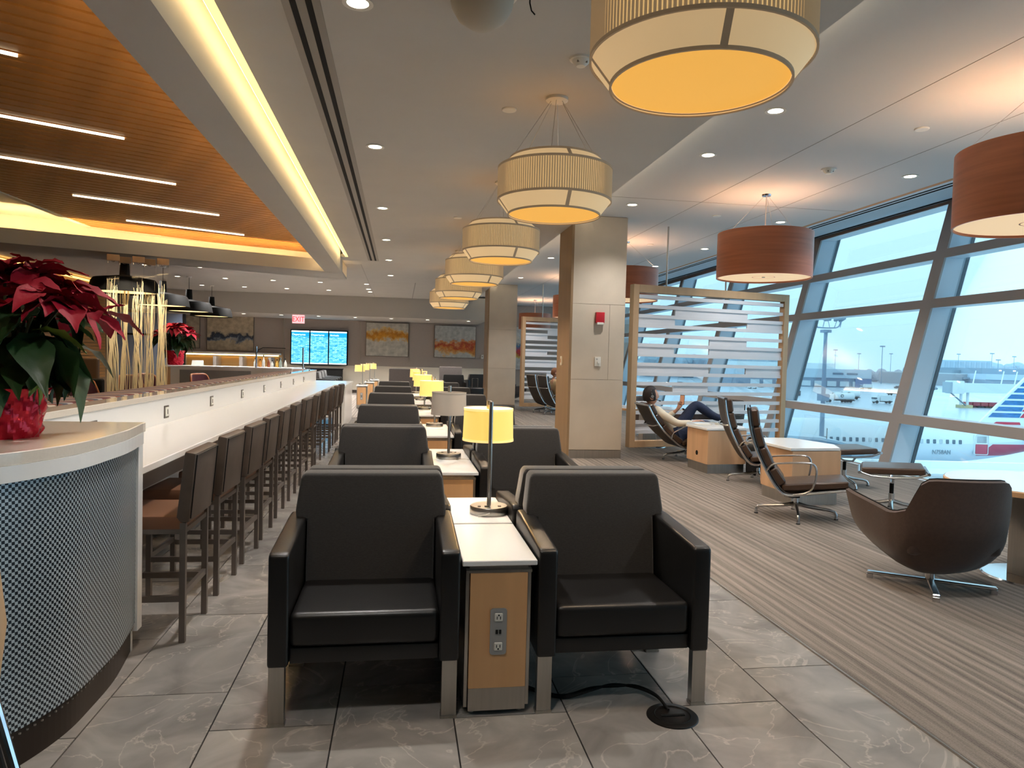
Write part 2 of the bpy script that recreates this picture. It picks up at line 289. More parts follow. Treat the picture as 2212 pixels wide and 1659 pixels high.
# timber slat ceiling hung in the raised part
wc = thing('slatted_ceiling', 'brown timber slat ceiling with inset light lines over the bar', 'ceiling', (0, 0, 0), kind='structure')
sa = R(28); sd = Vector((math.cos(sa), math.sin(sa), 0)); sn = Vector((-sd.y, sd.x, 0))
poly = [Vector(p+(0,)) for p in ((-1.6, -3.5), (-1.6, 17.2), (-5.79, 14.37), (-5.9, 11.2), (-6.0, -3.5))]
def clip(off):
    ts = []
    for i in range(len(poly)):
        a, b = poly[i], poly[(i+1) % len(poly)]; da, db = a.dot(sn)-off, b.dot(sn)-off
        if (da < 0) != (db < 0): p = a+(b-a)*(da/(da-db)); ts.append(p.dot(sd))
    return (min(ts), max(ts)) if len(ts) >= 2 else None
off = 2.2
while off < 16.4:
    r = clip(off)
    if r and r[1]-r[0] > .1:
        mb = MB().box(r[0], r[1], -.072, .072, 0, .05)
        o = mb.build('slat', M_slatw, wc, 0); o.matrix_local = Matrix.Translation(sn*off+Vector((0, 0, HW-.06)))@Matrix.Rotation(sa, 4, 'Z')
    off += .185
ee = MB()
for a, b in ((poly[1], poly[2]), (poly[2], poly[3]), (poly[3], poly[4])):
    d = (b-a).normalized(); nn = Vector((-d.y, d.x, 0))*.09; ee.prism([(q.x, q.y) for q in (a-nn*.2, b-nn*.2, b+nn, a+nn)], HW-.07, HW-.002)
ee.build('edge_board', M_white, wc, 0)
back = MB().prism([(p.x, p.y) for p in poly], HW-.005, HW+.02).build('backing', mat('slat_backing', '#2a160b', .9), wc, 0)
for k, (a, b) in enumerate([((-3.6, 5.75), (-2.96, 6.09)), ((-4.9, 7.16), (-2.95, 8.2)), ((-4.9, 9.27), (-3.04, 10.26)), ((-4.8, 11.4), (-2.99, 12.37)), ((-4.76, 13.35), (-3.0, 14.3))]):
    A, B = Vector(a+(HW-.075,)), Vector(b+(HW-.075,)); d = (B-A).normalized(); nn = Vector((-d.y, d.x, 0))*.013
    t = tag(MB().prism([((A-nn).x, (A-nn).y), ((B-nn).x, (B-nn).y), ((B+nn).x, (B+nn).y), ((A+nn).x, (A+nn).y)], HW-.08, HW-.06).build('linear_light', M_ledw, None, 0),
            'slim glowing light line in the slatted ceiling, %s from the camera' % ORD[k], 'light', 'light lines in the slatted ceiling')
# ---------------------------------------------------------------- walls
struct('wall_far', MB().box(-9, 9.2, 28, 28.15, 0, 3.7), M_wallpap, smooth=0)
wn = MB().box(-9, 4.5, 27.94, 28.0, .12, 1.05); struct('trim_wainscot', wn, M_rockl, smooth=0)
struct('baseboard_far', MB().box(-9, 9, 27.9, 27.94, 0, .12), mat('dark_base', '#3a2e27', .6), smooth=0)
struct('trim_wall_panels', MB().box(-4.4, -4.37, 27.9, 28, .1, 2.78).box(-1.55, -1.52, 27.97, 28, .1, 2.78).box(.33, .345, 27.98, 28, 1.05, 2.78), mat('pale_reveal', '#a39a8e', .5), smooth=0)
struct('ceiling_soffit', MB().box(-9, 3.0, 24.75, 28, 2.78, 3.55), mat('soffit_paint', '#b4aea5', .9), smooth=0)
struct('wall_left', MB().box(-9.05, -8.9, -4, 28, 0, 3.9), mat('left_wall_paint', '#8b7257', .8), smooth=0)
struct('wall_back', MB().box(-9, 9.2, -4.15, -4, -.2, 4.4), mat('back_wall_paint', '#9c968e', .9), smooth=0)
struct('wall_above', MB().box(3.0, 3.1, 24.75, 28, 3.0, 3.7), M_ceil, smooth=0)
# slatted timber on the left wall under a light line
lw = thing('wall_left_slats', 'horizontal timber slats on the left wall under a light line', 'wall', kind='structure')
sm = MB().box(-8.88, -8.84, -3, 23.2, 0, .075).mesh('slat', mat('wall_slat_wood', '#a9773f', .5, n=(4, .12, (1, .2, 4))), 0)
for k in range(29): link('slat', sm, lw, (0, 0, .6+k*.093))
MB().box(-8.87, -8.78, -3, 23.2, 3.36, 3.4).build('light_line', mat('wall_led', '#ffcf70', .5, emit=1.6, ecol=(1, .55, .14, 1)), lw, 0)
# ---------------------------------------------------------------- raking window wall
WX = lambda y, z: 6.85+.02*(y-9.3)+.25*z
M_mul = mat('window_inner_face', '#a29b97', .5); M_fin = mat('window_fin_blue_grey', '#c6d3df', .4); M_gask = mat('gasket', '#20262d', .6)
ys = [-4.9, -1.4, 2.1, 5.6, 9.1, 12.6, 16.1, 19.6, 23.1, 26.6, 30.1]; zs = [.0, .75, 2.4, 3.12, 3.92]
def lean(mb, y0, y1, z0, z1, d0, d1):
    t = bmesh.new(); v = [t.verts.new((WX(y, z)+d, y, z)) for z in (z0, z1) for y in (y0, y1) for d in (d0, d1)]
    for f in ((0, 1, 3, 2), (4, 5, 7, 6), (0, 1, 5, 4), (2, 3, 7, 6), (0, 2, 6, 4), (1, 3, 7, 5)): t.faces.new([v[i] for i in f])
    bmesh.ops.recalc_face_normals(t, faces=t.faces); return mb.add(t)
for i in range(len(ys)-1):
    y0, y1 = ys[i], ys[i+1]; wnd = thing('window_%d' % (i+1), None, None, (WX(y1, 0), y1, 0), kind='structure'); wnd.location = (0, 0, 0)
    lean(MB(), y1-.02, y1+.2, 0, 4.0, 0, .03).build('mullion', M_mul, wnd, 0)
    lean(MB(), y1+.0, y1+.18, 0, 4.0, .03, .36).build('mullion_fin', M_fin, wnd, 0)
    lean(MB(), y1-.015, y1+.195, 0, 4.0, .36, .41).build('mullion_gasket', M_gask, wnd, 0)
    for z in zs:
        h = .13 if .1 < z < 3.9 else (.1 if z > 1 else .05)
        lean(MB(), y0+.2, y1-.02, z-h/2, z+h/2, .0, .03).build('transom', M_mul, wnd, 0)
        if z > .1: lean(MB(), y0+.2, y1-.0, z-h/2+.005, z+h/2-.005, .03, .3).build('transom_fin', M_fin, wnd, 0)
    for a, b in zip(zs, zs[1:]): lean(MB(), y0+.19, y1, a, b, .33, .335).build('pane', M_glass, wnd, 0)
struct('trim_window_sill', lean(MB(), -4, 30, -.16, .012, -.06, .03), M_fin, smooth=0)
hd = MB()
hd.prism([(6.05, H2), (6.08, H2-.015), (6.08, H2+.07), (6.05, H2+.07)], -4, 28, 'y'); struct('trim_ceiling_edge', hd, mat('warm_edge', '#c79d78', .6), smooth=0)
hd = MB().prism([(6.08, H2), (6.55, H2+.07), (6.55, H2+.12), (6.08, H2+.06)], -4, 28, 'y'); struct('trim_slot_diffuser', hd, mat('diffuser_paint', '#c4c8cb', .5), smooth=0)
struct('trim_slot_lines', MB().prism([(6.28, H2+.022), (6.31, H2+.026), (6.31, H2+.05), (6.28, H2+.05)], -4, 28, 'y').prism([(6.42, H2+.042), (6.46, H2+.047), (6.46, H2+.07), (6.42, H2+.07)], -4, 28, 'y'), M_dark, smooth=0)
struct('trim_window_head', MB().prism([(6.55, H2+.07), (7.55, 3.86), (7.55, 3.92), (6.55, H2+.13)], -4, 28, 'y'), mat('head_panel', '#a9b3bc', .6), smooth=0)
struct('trim_window_head_dark', MB().prism([(7.55, 3.84), (7.95, 3.95), (8.3, 4.3), (7.55, 4.3)], -4, 28, 'y'), mat('head_dark', '#15171b', .8), smooth=0)
struct('ceiling_roof', MB().box(-9.05, 9.3, -4.15, 28.2, 4.35, 4.45), M_dark, smooth=0)
# ceiling slot grille beside the armchair row
gr = thing('ceiling_grille', 'long twin-slot black air grille in the ceiling', 'vent', (-.6, 0, H1))
MB().box(-.11, .11, -3, 15.3, -.006, 0).build('frame', mat('grille_frame', '#8c857c', .5), gr, 0)
for x in (-.045, .045): MB().box(x-.018, x+.018, -3, 15.25, -.01, -.004).build('slot', M_dark, gr, 0)
# ceiling joints and access hatch
struct('trim_ceiling_joints', MB().box(3.9, 3.906, -4, 28, H2-.002, H2).box(5.05, 5.056, 4.0, 28, H2-.002, H2).box(2.45, 6.05, 9.0, 9.006, H2-.002, H2).box(-.9, -.894, 16, 24.7, H1-.002, H1).box(.35, .37, 19.5, 24.7, H1-.004, H1), mat('joint_grey', '#86837f', .9), smooth=0)
# ---------------------------------------------------------------- columns
def column(y, nm, lab, detail):
    c = thing(nm, lab, 'column', (2.88, y, 0), kind='structure')
    MB().box(-.41, .41, .01, .8, 0, H2).build('core', mat('column_core', '#8d7b66', .7), c, 0)
    seams = [.13, 1.18, 2.3, H2-.005]
    for a, b in zip(seams, seams[1:]):
        if detail and a == 1.18:
            MB().box(-.385, .18, 0, .02, a+.002, b-.002, .001, 1).build('stone_panel', M_rock, c, 0); MB().box(.184, .42, 0, .02, a+.002, b-.002, .001, 1).build('stone_panel', M_rock, c, 0)
        else: MB().box(-.385, .42, 0, .02, a+.002, b-.002, .001, 1).build('stone_panel', M_rock, c, 0)
        MB().box(.4, .42, .02, .82, a+.002, b-.002).build('stone_panel', M_rock, c, 0)
    MB().box(-.42, -.385, -.005, .82, 0, H2-.005).build('side_panel', mat('column_side_oak', '#8f7556', .5, n=(6, .06, (1, 1, .1))), c, 0)
    MB().box(-.385, .42, -.004, .02, 0, .125).build('skirting', M_steel, c, 0)
    return c
column(10.25, 'stone_column', 'stone-clad column with red fire alarm, beside the slatted screen', True); column(20.3, 'stone_column', 'second stone-clad column farther down the lounge', False)
a = thing('fire_alarm', 'red fire alarm box high on the near stone column', 'alarm', (2.905, 10.23, 2.09)); MB().box(-.065, .065, -.05, .02, -.07, .09, .008).build('housing', M_red, a); MB().box(-.05, .05, -.055, -.03, -.095, -.06, .005).build('strobe', M_plastic, a)
a = thing('wall_thermostat', 'white thermostat plate halfway up the near stone column', 'thermostat', (2.895, 10.24, 1.45)); MB().box(-.047, .047, -.015, .01, -.07, .07, .004).build('plate', M_plastic, a); MB().cyl((.01, -.015, -.01), (.01, -.03, -.01), .018).build('dial', M_plastic, a); MB().cyl((-.015, -.015, .035), (-.015, -.018, .035), .011).build('button', M_steel, a)
a = thing('light_switch', 'cream light switch on the side of the near stone column', 'switch', (2.455, 10.72, 1.45)); MB().box(-.01, .01, -.05, .05, -.07, .07, .004).build('plate', M_plastic, a); MB().box(-.016, -.008, -.015, .015, -.03, .03).build('rocker', M_beige_wood, a)
# ================================================================ ceiling lights
dl0 = thing('downlight', 'x', 'light', (0, 0, 0))
MB().lathe([(.062, .0), (.085, .0), (.088, -.006), (.062, -.004)], 24).build('trim_ring', M_plastic, dl0); MB().lathe([(0, .0), (.062, .0), (.062, -.002), (0, -.002)], 24).build('lens', M_down, dl0)
first = [True]
def downlight(x, y, z, label, group, watt=None, small=1):
    if first[0]: o = dl0; first[0] = False; o.location = (x, y, z); o['label'] = label; o['group'] = group
    else: o = dup(dl0, (x, y, z), 0, label, group)
    L = bpy.data.lights.new('downlight_lamp', 'SPOT'); L.energy = DOWN_W if watt is None else watt; L.color = SPOT_COL; L.spot_size = R(120); L.spot_blend = .7; L.shadow_soft_size = .06
    p = bpy.data.objects.new('lamp', L); S.collection.objects.link(p); p.parent = o; p.location = (0, 0, -.02)
for k, y in enumerate((1.35, 4.2, 7.0, 9.85, 12.5, 15.1, 17.95)): downlight(-.28, y, H1, 'round ceiling downlight beside the black grille, %s from the camera' % ORD[k], 'downlights beside the ceiling grille')
for j, y in enumerate((17.95, 20.4, 22.8)):
    for i, x in enumerate((-5.98, -4.75, -3.5, -2.24, -.98)):
        if (i == 4 and j == 0): continue
        downlight(x, y, H1, 'small downlight in the far ceiling, %s row past the beam, %s from the left' % (('front', 'middle', 'back')[j], ('first', 'second', 'third', 'fourth', 'fifth')[i]), 'downlights in the far ceiling', 95)
downlight(-.99, 21.9, H1, 'small far downlight between two others in a tight line of three', 'downlights in the far ceiling', 60)
for i, x in enumerate((-6.6, -5.35, -4.1, -2.85, -1.6, -.35, .93, 2.4)): downlight(x, 25.6, 2.78, 'small downlight under the far soffit, %s from the left' % ORD[i].replace('nearest', 'first'), 'downlights under the far soffit', 110)
for k, y in enumerate((2.9, 5.65, 6.98, 9.4, 14.7, 18.5, 22)): downlight(3.08, y, H2, 'downlight in the pale window-side ceiling, inner row, %s from the camera' % ORD[k], 'inner downlights of the window-side ceiling', 20 if k != 3 else 9)
for k, y in enumerate((4.5, 7.2, 9.93, 12.6, 15.2, 18)): downlight(5.56, y, H2, 'downlight near the window edge of the ceiling, %s from the camera' % ORD[k], 'outer downlights of the window-side ceiling', 14)
for x, y, z, lb in ((4.55, 5.77, H2, 'flat white cover disc in the window-side ceiling above the near red-brown drum'), (4.47, 9.76, H2, 'flat white cover disc above the middle red-brown drum lamp'), (4.44, 12.43, H2, 'flat white cover disc above the slatted screen'), (.765, 10.2, H1, 'small white cover disc farther along over the armchairs'), (.82, 5.7, H1, 'small white cover disc left of the second pleated pendant cable')):
    o = MB().lathe([(0, -.012), (.055, -.012), (.06, -.006), (.06, 0), (0, 0)], 24).build('sprinkler_cover', M_plastic); o.location = (x, y, z); tag(o, lb, 'sprinkler', 'sprinkler cover discs')
for x, y, z, lb in ((1.14, 4.65, H1, 'white smoke detector beside the nearest pleated pendant'), (4.54, 7.15, H2, 'white smoke detector in the window-side ceiling')):
    t = thing('smoke_detector', lb, 'detector', (x, y, z), 0, 'smoke detectors'); MB().lathe([(0, -.012), (.075, -.012), (.078, 0), (0, 0)], 24).build('base', M_plastic, t); MB().lathe([(0, -.055), (.03, -.052), (.052, -.03), (.06, -.012), (0, -.012)], 20).build('sensor', M_plastic, t)
    for a in (-1, 1): MB().lathe([(0, -.05), (.008, -.05), (.008, -.035), (0, -.035)], 10, (a*.028, -.036, .012)).build('vent_hole', M_gun, t)
t = thing('dome_speaker', 'round off-white dome hanging at the top edge of the picture', 'dome', (.4, 3.93, H1)); MB().lathe([(0, -.2), (.07, -.19), (.13, -.15), (.165, -.09), (.18, -.02), (.19, 0), (0, 0)], 32).build('dome', mat('dome_plastic', '#a9a294', .6), t); MB().lathe([(.182, -.012), (.2, -.012), (.2, 0), (.182, 0)], 32).build('collar', M_plastic, t)
t = thing('hanging_hook', 'small dark curved wire by the dome at the top edge', 'wire', (.66, 3.9, H1)); MB().tube([(0, 0, 0), (0, 0, -.05), (.01, 0, -.09), (.03, 0, -.11)], .004).build('wire', M_blackm, t)
# ---------------------------------------------------------------- pleated drum pendants
def drum_pendant():
    t = thing('pleated_pendant', 'x', 'pendant lamp', (0, 0, 0)); Rr = .43
    MB().lathe([(.34, .42), (Rr, .345)], 64).build('upper_band', M_cream2, t); MB().lathe([(Rr, .345), (Rr, .105)], 64).build('drum', M_cream, t)
    MB().lathe([(Rr, .105), (.35, .0)], 64).build('lower_band', M_cream2, t); MB().lathe([(0, .012), (.345, .012)], 64).build('diffuser', M_diff, t)
    rb = MB()
    for i in range(150):
        a = 2*math.pi*i/150; c, s = math.cos(a), math.sin(a); w_ = .0062
        p = [(c*q-s*e*w_, s*q+c*e*w_) for q, e in ((Rr+.001, -1), (Rr+.007, 0), (Rr+.001, 1))]
        A = [rb.bm.verts.new((x, y, .108)) for x, y in p]; B = [rb.bm.verts.new((x, y, .342)) for x, y in p]
        for k in (0, 1): rb.bm.faces.new((A[k], A[k+1], B[k+1], B[k]))
    tag(rb.build('pleats', M_rib, t), kind='stuff')
    for r_, z in ((.342, .42), (Rr+.003, .345), (Rr+.003, .105), (.35, .002)): MB().lathe([(r_-.003, z-.008), (r_+.006, z-.008), (r_+.006, z+.008), (r_-.003, z+.008)], 64).build('edge_tape', M_trim, t)
    for a in (-100, -10, 80, 170):
        c, s = math.cos(R(a)), math.sin(R(a)); n_ = Vector((-s, c, 0))*.014
        for (r0, z0, r1, z1) in ((.353, 0, Rr+.004, .105), (Rr+.004, .345, .345, .42)):
            P0, P1 = Vector((c*r0, s*r0, z0-.001)), Vector((c*r1, s*r1, z1)); MB().quad(P0-n_, P1-n_, P1+n_, P0+n_).build('seam_tape', M_trim, t, 0)
    zt = H1-2.56
    MB().lathe([(0, zt-.03), (.07, zt-.03), (.085, zt-.02), (.085, zt), (0, zt)], 24).build('canopy', M_plastic, t)
    for a in (0, 60, 120, 180, 240, 300): c, s = math.cos(R(a)), math.sin(R(a)); MB().cyl((c*.05, s*.05, zt-.03), (c*.34, s*.34, .42), .0022, 5).build('cable', M_steel, t)
    return t
dp = drum_pendant(); first2 = True
for k in range(6):
    y = 2.73+2.65*k; px = (1.155, 1.14, 1.1, 1.07, 1.05, 1.05)[k]; lb = 'cream pleated drum pendant over the armchairs, %s from the camera' % ORD[k]
    if k == 0: o = dp; o.location = (px, y, 2.56); o['label'] = lb; o['group'] = 'pleated drum pendants over the armchairs'
    else: o = dup(dp, (px, y, 2.56), R(13*k), lb, 'pleated drum pendants over the armchairs')
    L = bpy.data.lights.new('pendant_lamp', 'SPOT'); L.spot_size = R(160); L.spot_blend = .5; L.energy = 26; L.color = WARM; L.shadow_soft_size = .1; p = bpy.data.objects.new('lamp', L); S.collection.objects.link(p); p.parent = o; p.location = (0, 0, -.06)
# ---------------------------------------------------------------- veneer drum pendants by the window
def veneer_pendant():
    t = thing('veneer_pendant', 'x', 'pendant lamp', (0, 0, 0)); r = .575
    MB().lathe([(r, 0), (r, .56), (r-.012, .56), (r-.012, 0), (r, 0)], 72).build('shade', M_darkwood, t)
    MB().lathe([(0, .02), (r-.012, .02)], 64).build('diffuser', M_diffw, t); MB().lathe([(0, .012), (.02, .012), (.02, .02), (0, .02)], 12).build('finial', M_steel, t)
    MB().lathe([(.13, .017), (.135, .016), (.14, .017)], 32).build('diffuser_ring', M_trim, t)
    zt = H2-2.55; MB().lathe([(0, zt-.02), (.055, zt-.02), (.06, zt), (0, zt)], 20).build('canopy', M_chrome, t)
    for a in (10, 130, 250): c, s = math.cos(R(a)), math.sin(R(a)); MB().cyl((c*.03, s*.03, zt-.02), (c*.565, s*.565, .55), .002, 5).build('cable', M_steel, t)
    MB().cyl((0, 0, zt), (0, 0, .05), .005, 6).build('cord', M_plastic, t)
    return t
vp = veneer_pendant()
for k, (x, y, lb) in enumerate(((4.5, 8.4, 'red-brown veneer drum pendant hanging in front of the slatted screen'), (4.69, 4.65, 'large red-brown veneer drum pendant cut by the right edge'), (3.95, 12.3, 'red-brown veneer drum pendant half hidden behind the near stone column'), (4.4, 17.8, 'red-brown veneer drum pendant just left of the near column side'), (4.75, 25.2, 'red-brown veneer drum pendant beside the second column'))):
    if k == 0: o = vp; o.location = (x, y, 2.55); o['label'] = lb; o['group'] = 'veneer drum pendants by the window'
    else: o = dup(vp, (x, y, 2.55), R(40*k), lb, 'veneer drum pendants by the window')
    L = bpy.data.lights.new('pendant_lamp', 'POINT'); L.energy = 13; L.color = WARM; L.shadow_soft_size = .08; p = bpy.data.objects.new('lamp', L); S.collection.objects.link(p); p.parent = o; p.location = (0, 0, .34)
# ---------------------------------------------------------------- black pendants over the booths
def black_pendant():
    t = thing('black_pendant', 'x', 'pendant lamp', (0, 0, 0)); 
    MB().lathe([(.6, 0), (.56, .2), (.52, .26), (.1, .33), (.1, .32), (.5, .25), (.55, .19), (.59, 0)], 48).build('shade', M_blackm, t)
    MB().lathe([(.09, .32), (.075, .6), (0, .6)], 24).build('neck', M_blackm, t)
    MB().lathe([(0, .03), (.56, .03)], 48).build('inner_diffuser', mat('booth_pendant_glow', '#ffe9b0', .8, emit=.9, ecol=(1, .7, .3, 1)), t)
    MB().cyl((0, 0, .6), (0, 0, H1-2.5), .006, 6).build('cord', M_blackm, t); MB().lathe([(0, H1-2.53), (.06, H1-2.53), (.07, H1-2.5), (0, H1-2.5)], 16).build('canopy', M_plastic, t); return t
bp = black_pendant()
for k, (x, y) in enumerate(((-5.12, 14.3), (-5.63, 18.1), (-5.65, 20.3), (-5.67, 22.7))):
    lb = 'wide black metal pendant over the booths, %s' % ('leftmost, partly behind the clear reed panels', 'second from the left', 'third from the left with its lit underside showing', 'rightmost and smallest')[k]
    if k == 0: o = bp; o.location = (x, y, 2.5); o['label'] = lb; o['group'] = 'black pendants over the booths'
    else: o = dup(bp, (x, y, 2.5), 0, lb, 'black pendants over the booths')
    L = bpy.data.lights.new('pendant_lamp', 'SPOT'); L.spot_size = R(130); L.spot_blend = .5; L.energy = 14; L.color = (1, .76, .46); L.shadow_soft_size = .1; p = bpy.data.objects.new('lamp', L); S.collection.objects.link(p); p.parent = o; p.location = (0, 0, -.02)
# ================================================================ BAR
bar = thing('long_bar', 'long white bar with a raised outlet wall and lower seating counter', 'bar', (-1.6, 10, 0))
def B(mb, n, m, par=bar, sm=35): o = mb.build(n, m, par, sm); o.location = (1.6, -10, 0); return o
B(MB().box(-2.03, -1.88, 3.4, 16.6, .0, 1.06), 'upright_wall', M_solid); B(MB().box(-2.03, -1.87, 2.9, 16.62, 1.06, 1.1, .004, 1), 'ledge_top', M_ledge)
B(MB().box(-1.88, -1.27, 3.7, 14.35, .82, .86, .004, 1), 'lower_counter', M_solid); B(MB().box(-1.31, -1.27, 3.7, 14.35, .745, .82), 'counter_apron', M_gun)
B(MB().box(-1.88, -1.05, 14.35, 16.55, .82, .86, .004, 1), 'end_counter', M_solid); B(MB().box(-1.3, -1.07, 14.36, 16.5, .0, .82), 'end_panel', M_solid)
B(MB().box(-2.05, -1.86, 3.9, 16.5, .0, .1), 'kick_plate', M_gun)
for k, y in enumerate((4.75, 6.15, 7.56, 8.97, 10.38, 11.8, 13.14, 14.5)):
    o = B(MB().box(-1.883, -1.874, y-.055, y+.055, .90, 1.0), 'outlet_plate', M_gun); MB().box(-1.876, -1.869, y-.035, y+.05, .912, .988, .004, 1).build('outlet_face', M_plastic, o)
    MB().box(-1.870, -1.867, y-.0, y+.012, .93, .97).build('outlet_slot', M_dark, o, 0)
# curved end unit
cv = [(-1.235, 3.62), (-1.19, 3.3), (-1.185, 3.05), (-1.195, 2.85), (-1.245, 2.66), (-1.33, 2.5), (-1.5, 2.32), (-1.8, 2.15), (-2.2, 2.05)]
def smooth(pts, n=6):
    o = []
    P = [pts[0]]+list(pts)+[pts[-1]]
    for i in range(1, len(P)-2):
        for k in range(n):
            t = k/n; o.append(tuple(.5*((2*P[i][j])+(-P[i-1][j]+P[i+1][j])*t+(2*P[i-1][j]-5*P[i][j]+4*P[i+1][j]-P[i+2][j])*t*t+(-P[i-1][j]+3*P[i][j]-3*P[i+1][j]+P[i+2][j])*t**3) for j in range(len(pts[0]))))
    return o+[tuple(pts[-1])]
cs = smooth(cv)
def offs(d): 
    r = []
    for i, p in enumerate(cs):
        a, b = cs[max(i-1, 0)], cs[min(i+1, len(cs)-1)]; tx, ty = b[0]-a[0], b[1]-a[1]; l = math.hypot(tx, ty); r.append((p[0]-ty/l*d, p[1]+tx/l*d))
    return r
eu = thing('curved_bar_end', 'curved bar end with embossed metal front and pale glossy top', 'counter', (-1.5, 2.9, 0))
def E(mb, n, m, sm=35): o = mb.build(n, m, eu, sm); o.location = (1.5, -2.9, 0); return o
top = offs(.025); E(MB().prism(top+[(-2.9, 2.0), (-2.9, 2.89), (-1.865, 2.89), (-1.865, 3.66), (-1.21, 3.66)], 1.055, 1.1, bev=.003, seg=1), 'top_slab', M_ledge, 0)
E(MB().prism(offs(.028)+[(-2.2, 2.2), (-1.6, 3.0), (-1.3, 3.6)], 1.0, 1.056), 'top_edge_band', M_solid, 0)
t = bmesh.new(); uvl = t.loops.layers.uv.new('uv'); ln = 0; Vs = []
for i, p in enumerate(cs):
    if i: ln += math.dist(p, cs[i-1])
    Vs.append((t.verts.new((p[0], p[1], .14)), t.verts.new((p[0], p[1], 1.0)), ln))
for a, b in zip(Vs, Vs[1:]):
    f = t.faces.new((a[0], b[0], b[1], a[1]))
    for l, uv in zip(f.loops, ((a[2], .14), (b[2], .14), (b[2], 1.0), (a[2], 1.0))): l[uvl].uv = uv
me = bpy.data.meshes.new('embossed_front'); t.to_mesh(me); t.free(); me.materials.append(M_check); [setattr(p, 'use_smooth', True) for p in me.polygons]; o = link('embossed_front', me, eu); o.location = (1.5, -2.9, 0)
E(MB().prism(offs(-.02)+[(-2.2, 2.3), (-1.75, 3.1), (-1.75, 3.6), (-1.3, 3.6)], 0, .14), 'kick_base', mat('bronze_kick', '#3a3029', .4, .6), 0)
E(MB().box(-1.262, -1.222, 3.6, 3.66, .1, 1.06), 'corner_post', M_solid); E(MB().box(-2.0, -1.25, 3.6, 3.62, .0, 1.04), 'end_cheek', M_solid)
rv = MB()
for p in offs(-.017)[::1]: rv.box(p[0]-.003, p[0]+.003, p[1]-.003, p[1]+.003, .112, .118)
E(rv, 'rivets', M_steel, 0)['kind'] = 'stuff'
# reed bench backed by the ledge
bn = thing('striped_bench', 'maroon and grey diagonally striped bench back behind the bar ledge', 'bench', (-2.2, 9.5, 0))
def stripe_mat():
    m = mat('diagonal_stripe_fabric', '#6b4a44', .9); t, b = nodes_of(m); co = t.nodes.new('ShaderNodeTexCoord'); mp = t.nodes.new('ShaderNodeMapping'); mp.inputs['Rotation'].default_value = (0, 0, R(38)); mp.inputs['Scale'].default_value = (1, 1, 1)
    wv = t.nodes.new('ShaderNodeTexWave'); wv.wave_profile = 'SAW'; wv.inputs['Scale'].default_value = 1.1; wv.inputs['Distortion'].default_value = .5; r = t.nodes.new('ShaderNodeValToRGB'); r.color_ramp.interpolation = 'CONSTANT'; e = r.color_ramp.elements
    e[0].color = lin('#6a3a38'); e[1].position = .3; e[1].color = lin('#a8a19c'); e.new(.45).color = lin('#4a4a55'); e.new(.6).color = lin('#7c4f42'); e.new(.8).color = lin('#b9ac9b')
    t.links.new(co.outputs['Object'], mp.inputs[0]); t.links.new(mp.outputs[0], wv.inputs['Vector']); t.links.new(wv.outputs['Fac'], r.inputs[0]); t.links.new(r.outputs[0], b.inputs['Base Color']); return m
MB().box(-.17, .16, -5.3, 7.0, .45, 1.105, .05, 3).build('back_cushion', stripe_mat(), bn); MB().box(-.6, -.1, -5.3, 7.0, .1, .46, .04).build('seat', M_maroon, bn); MB().box(-.55, .15, -5.3, 7.0, 0, .1).build('plinth', M_blackm, bn)
# island counter, sneeze guard and bar-top things in the middle distance
isl = thing('island_counter', 'white service island with grey panel behind the bar', 'counter', (-3.75, 18, 0))
MB().box(-1.75, .9, .0, .7, .0, 1.06).build('body', M_solid, isl); MB().box(-1.8, 1.35, -.05, .75, 1.06, 1.1, .004, 1).build('top', M_solid, isl)
MB().box(-1.45, .7, -.02, 0, .12, 1.0).build('grey_panel', mat('island_grey', '#7f7f80', .6), isl); MB().box(-1.78, -1.66, -.03, 0, 0, 1.06).build('maple_edge', M_beige_wood, isl); MB().box(.72, .95, -.03, 0, 0, 1.06).build('maple_edge', M_beige_wood, isl)
MB().box(.95, 1.35, -.5, .7, 0, 1.06).build('return', M_solid, isl); 
sg = thing('sneeze_guard', 'clear glass sneeze guard on two chrome posts', 'glass guard', (-2.75, 17.2, 1.1))
for x in (-.55, .5): MB().cyl((x, 0, 0), (x, 0, .5), .02, 12).build('post', M_chrome, sg)
MB().box(-.55, .5, -.02, -.014, .1, .45).build('glass_sheet', M_acrylic, sg, 0); MB().tube([(-.55, 0, .3), (-.5, -.05, .42), (-.4, -.02, .47), (.1, 0, .47)], .008).build('rail', M_blackm, sg)
MB().box(-.7, .65, -.1, .1, -.06, 0).build('stand_plate', M_solid, sg); MB().box(-.65, .6, -.08, .08, -1.1, -.06).build('pedestal', M_solid, sg)
bc = [('#dfe8e0', .09), ('#b3752a', .08), ('#e6e6e0', .12), ('#7b3b20', .09), ('#d8d8d0', .07), ('#c49a4a', .08), ('#98a59a', .1), ('#e9e4d8', .09)]
for k, (c_, h) in enumerate(bc):
    t = thing('condiment_bottle', 'small condiment bottle on the service island, %s from the left' % ORD[k].replace('nearest', 'first'), 'bottle', (-3.5+.1*k, 18.1+.1*(k % 2), 1.1), 0, 'condiment bottles on the service island')
    MB().lathe([(0, 0), (.03, 0), (.034, .02), (.032, h*1.3), (.014, h*1.7), (.012, h*2.1), (0, h*2.1)], 14).build('body', mat('bottle_%d' % k, c_, .15, spec=.7), t); MB().lathe([(0, h*2.1), (.014, h*2.1), (.012, h*2.5), (0, h*2.5)], 12).build('cap', M_blackm if k % 3 else M_chrome, t)
t = thing('menu_card', 'small white table tent standing on the service island', 'card', (-4.85, 18.2, 1.1)); MB().prism([(-.06, 0), (.06, 0), (0, .13)], -.13, .13, 'x').build('card', M_plastic, t)
